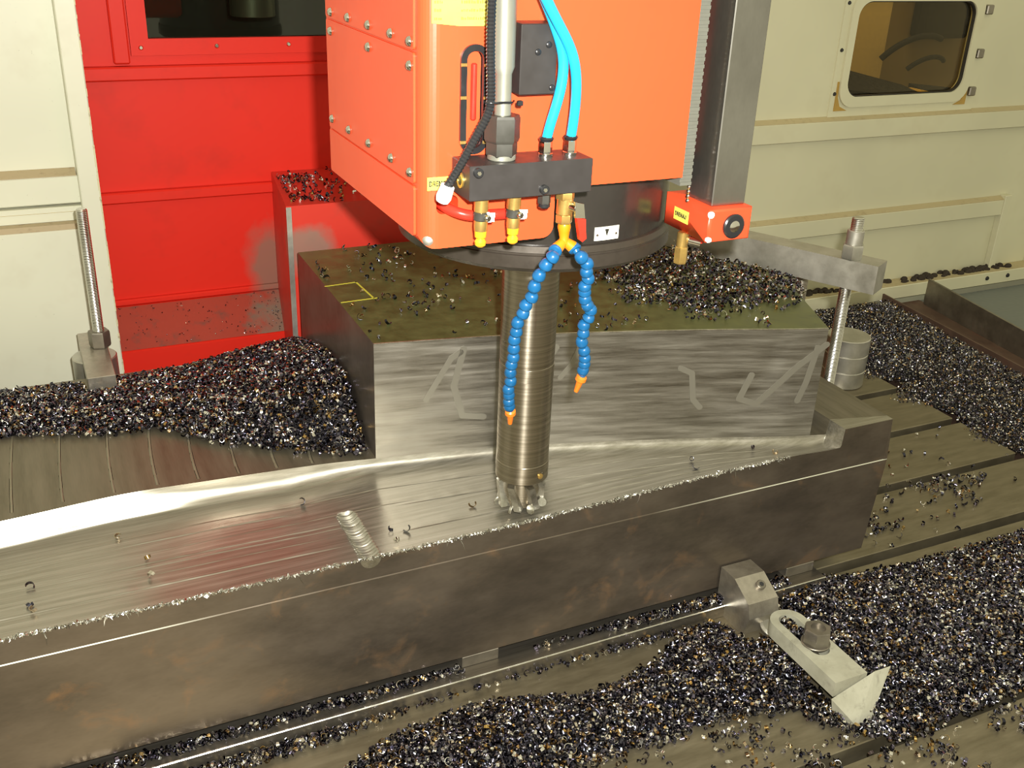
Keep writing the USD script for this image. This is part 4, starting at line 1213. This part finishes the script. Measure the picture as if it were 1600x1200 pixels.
heap('chip_heap', 'tall heap of glittering steel chips piled on the ledge against the raised block', Sp.difference(cz), .2245, sh, .0060, 2, .016)
# block top: a bank along the clamp bar and thin scatter over the rest
Bp = Polygon([(.513, .452), (.553, .452), (.583, .415), (.676, .212), (.655, .155), (.595, .106), (.530, .100), (.485, .118), (.405, .105), (.355, .174), (.307, .225), (.309, .369), (.40, .44)])
heap('chip_heap', 'bank of shiny steel chips on the block top along the grey clamp bar', Bp, .43,
     lambda p, d: np.clip(.022 - .12 * np.abs((p[:, 0] - .565) * .8794 + (p[:, 1] - .475) * .476), 0, .022) * np.minimum(1, d / .02), .0082, 1, .07, core=False)
top_in = outline.buffer(-.006).difference(Polygon([tuple(p_a + bnr * -.003), tuple(p_b + bnr * -.003), tuple(p_b + bnr * .2), tuple(p_a + bnr * .2)]))
p = inside(top_in, .0135)
p = p[rng.random(len(p)) < np.clip((nz(p, 18., 11) - .47) * 2.2, .03, .5)]
s5 = thing('loose_chips', 'loose steel chips sprinkled over the olive block top', 'metal shavings', (.2, .4, .43), kind='stuff')
scatter(s5, np.c_[p, np.full(len(p), .4335)], (.7, 1.2))
# on the guard box and the red step
gp_ = Polygon([(-.15, .76), (.10, .76), (.12, 1.09), (-.11, 1.09)])
p = inside(gp_, .010)
p = p[rng.random(len(p)) < np.clip((nz(p, 12., 13) - .40) * 2.6, .03, .8)]
s6 = thing('loose_chips', 'dark steel chips littering the top of the red guard box', 'metal shavings', (0, .9, .50), kind='stuff')
scatter(s6, np.c_[p, .505 - .015 * (p[:, 1] - .752) / .3475 + .003], (.8, 1.2))
p = np.c_[rng.uniform(-.48, -.13, 110), rng.uniform(.992, 1.082, 110)]
p = np.vstack([p, np.c_[rng.normal(-.135, .012, 50), rng.uniform(.99, 1.08, 50)]])
p = p[p[:, 0] < -.112]
s7 = thing('loose_chips', 'fine steel chips sprinkled on the sloping red step', 'metal shavings', (-.3, 1.03, .17), kind='stuff')
scatter(s7, np.c_[p, .1452 + (p[:, 1] - .9885) * .6875 + .0025], (.25, .6))

# single chips on the milled floor
mesh0 = None
PLACES = ['half-way along the bright left edge band', 'at the left frame edge, uppermost of three in a line', 'at the left frame edge, in the middle of three in a line', 'at the left frame edge, lowest of three in a line',
          'on the brown part, alone left of the trial slot', 'under the bright band, just left of the raised block', 'just right of the trial slot, farthest from the edge', 'just right of the trial slot, the one farthest right',
          'just right of the trial slot, nearest the burr', 'between trial slot and cutter', 'upper of two side by side right of the cutter', 'lower of two side by side right of the cutter', 'at the burr near the right end of the pocket',
          'at the foot of the block near the right end, farthest back', 'at the right end, in front of the one at the block foot', 'on the brown part, alone near the front burr at the left']
for i, (x, y) in enumerate([(-.579, .165), (-.700, .075), (-.702, .023), (-.699, .007), (-.547, .082), (-.306, .150), (-.208, .013), (-.186, .001), (-.21, -.019), (-.068, .029), (.334, .020), (.320, -.010), (.487, -.011), (.475, .047), (.464, .021), (-.549, .033)]):
    ye = float(yedge(x))
    z = float(floor_z(x, np.array([y]), np.array([(ye - y) / (ye + .045)]), ye, ye + .045)[0])
    m = SHAPES[i % 4].copy()
    m.apply_transform(trimesh.transformations.random_rotation_matrix(rng.random(3)))
    m.apply_scale(1.25)
    m.apply_translation((x, y, z - m.bounds[0][2] + .0001))
    obj('steel_chip', m, 'chip_steel', None, label='curled steel chip ' + PLACES[i], cat='steel chip', group='single chips on the milled floor')
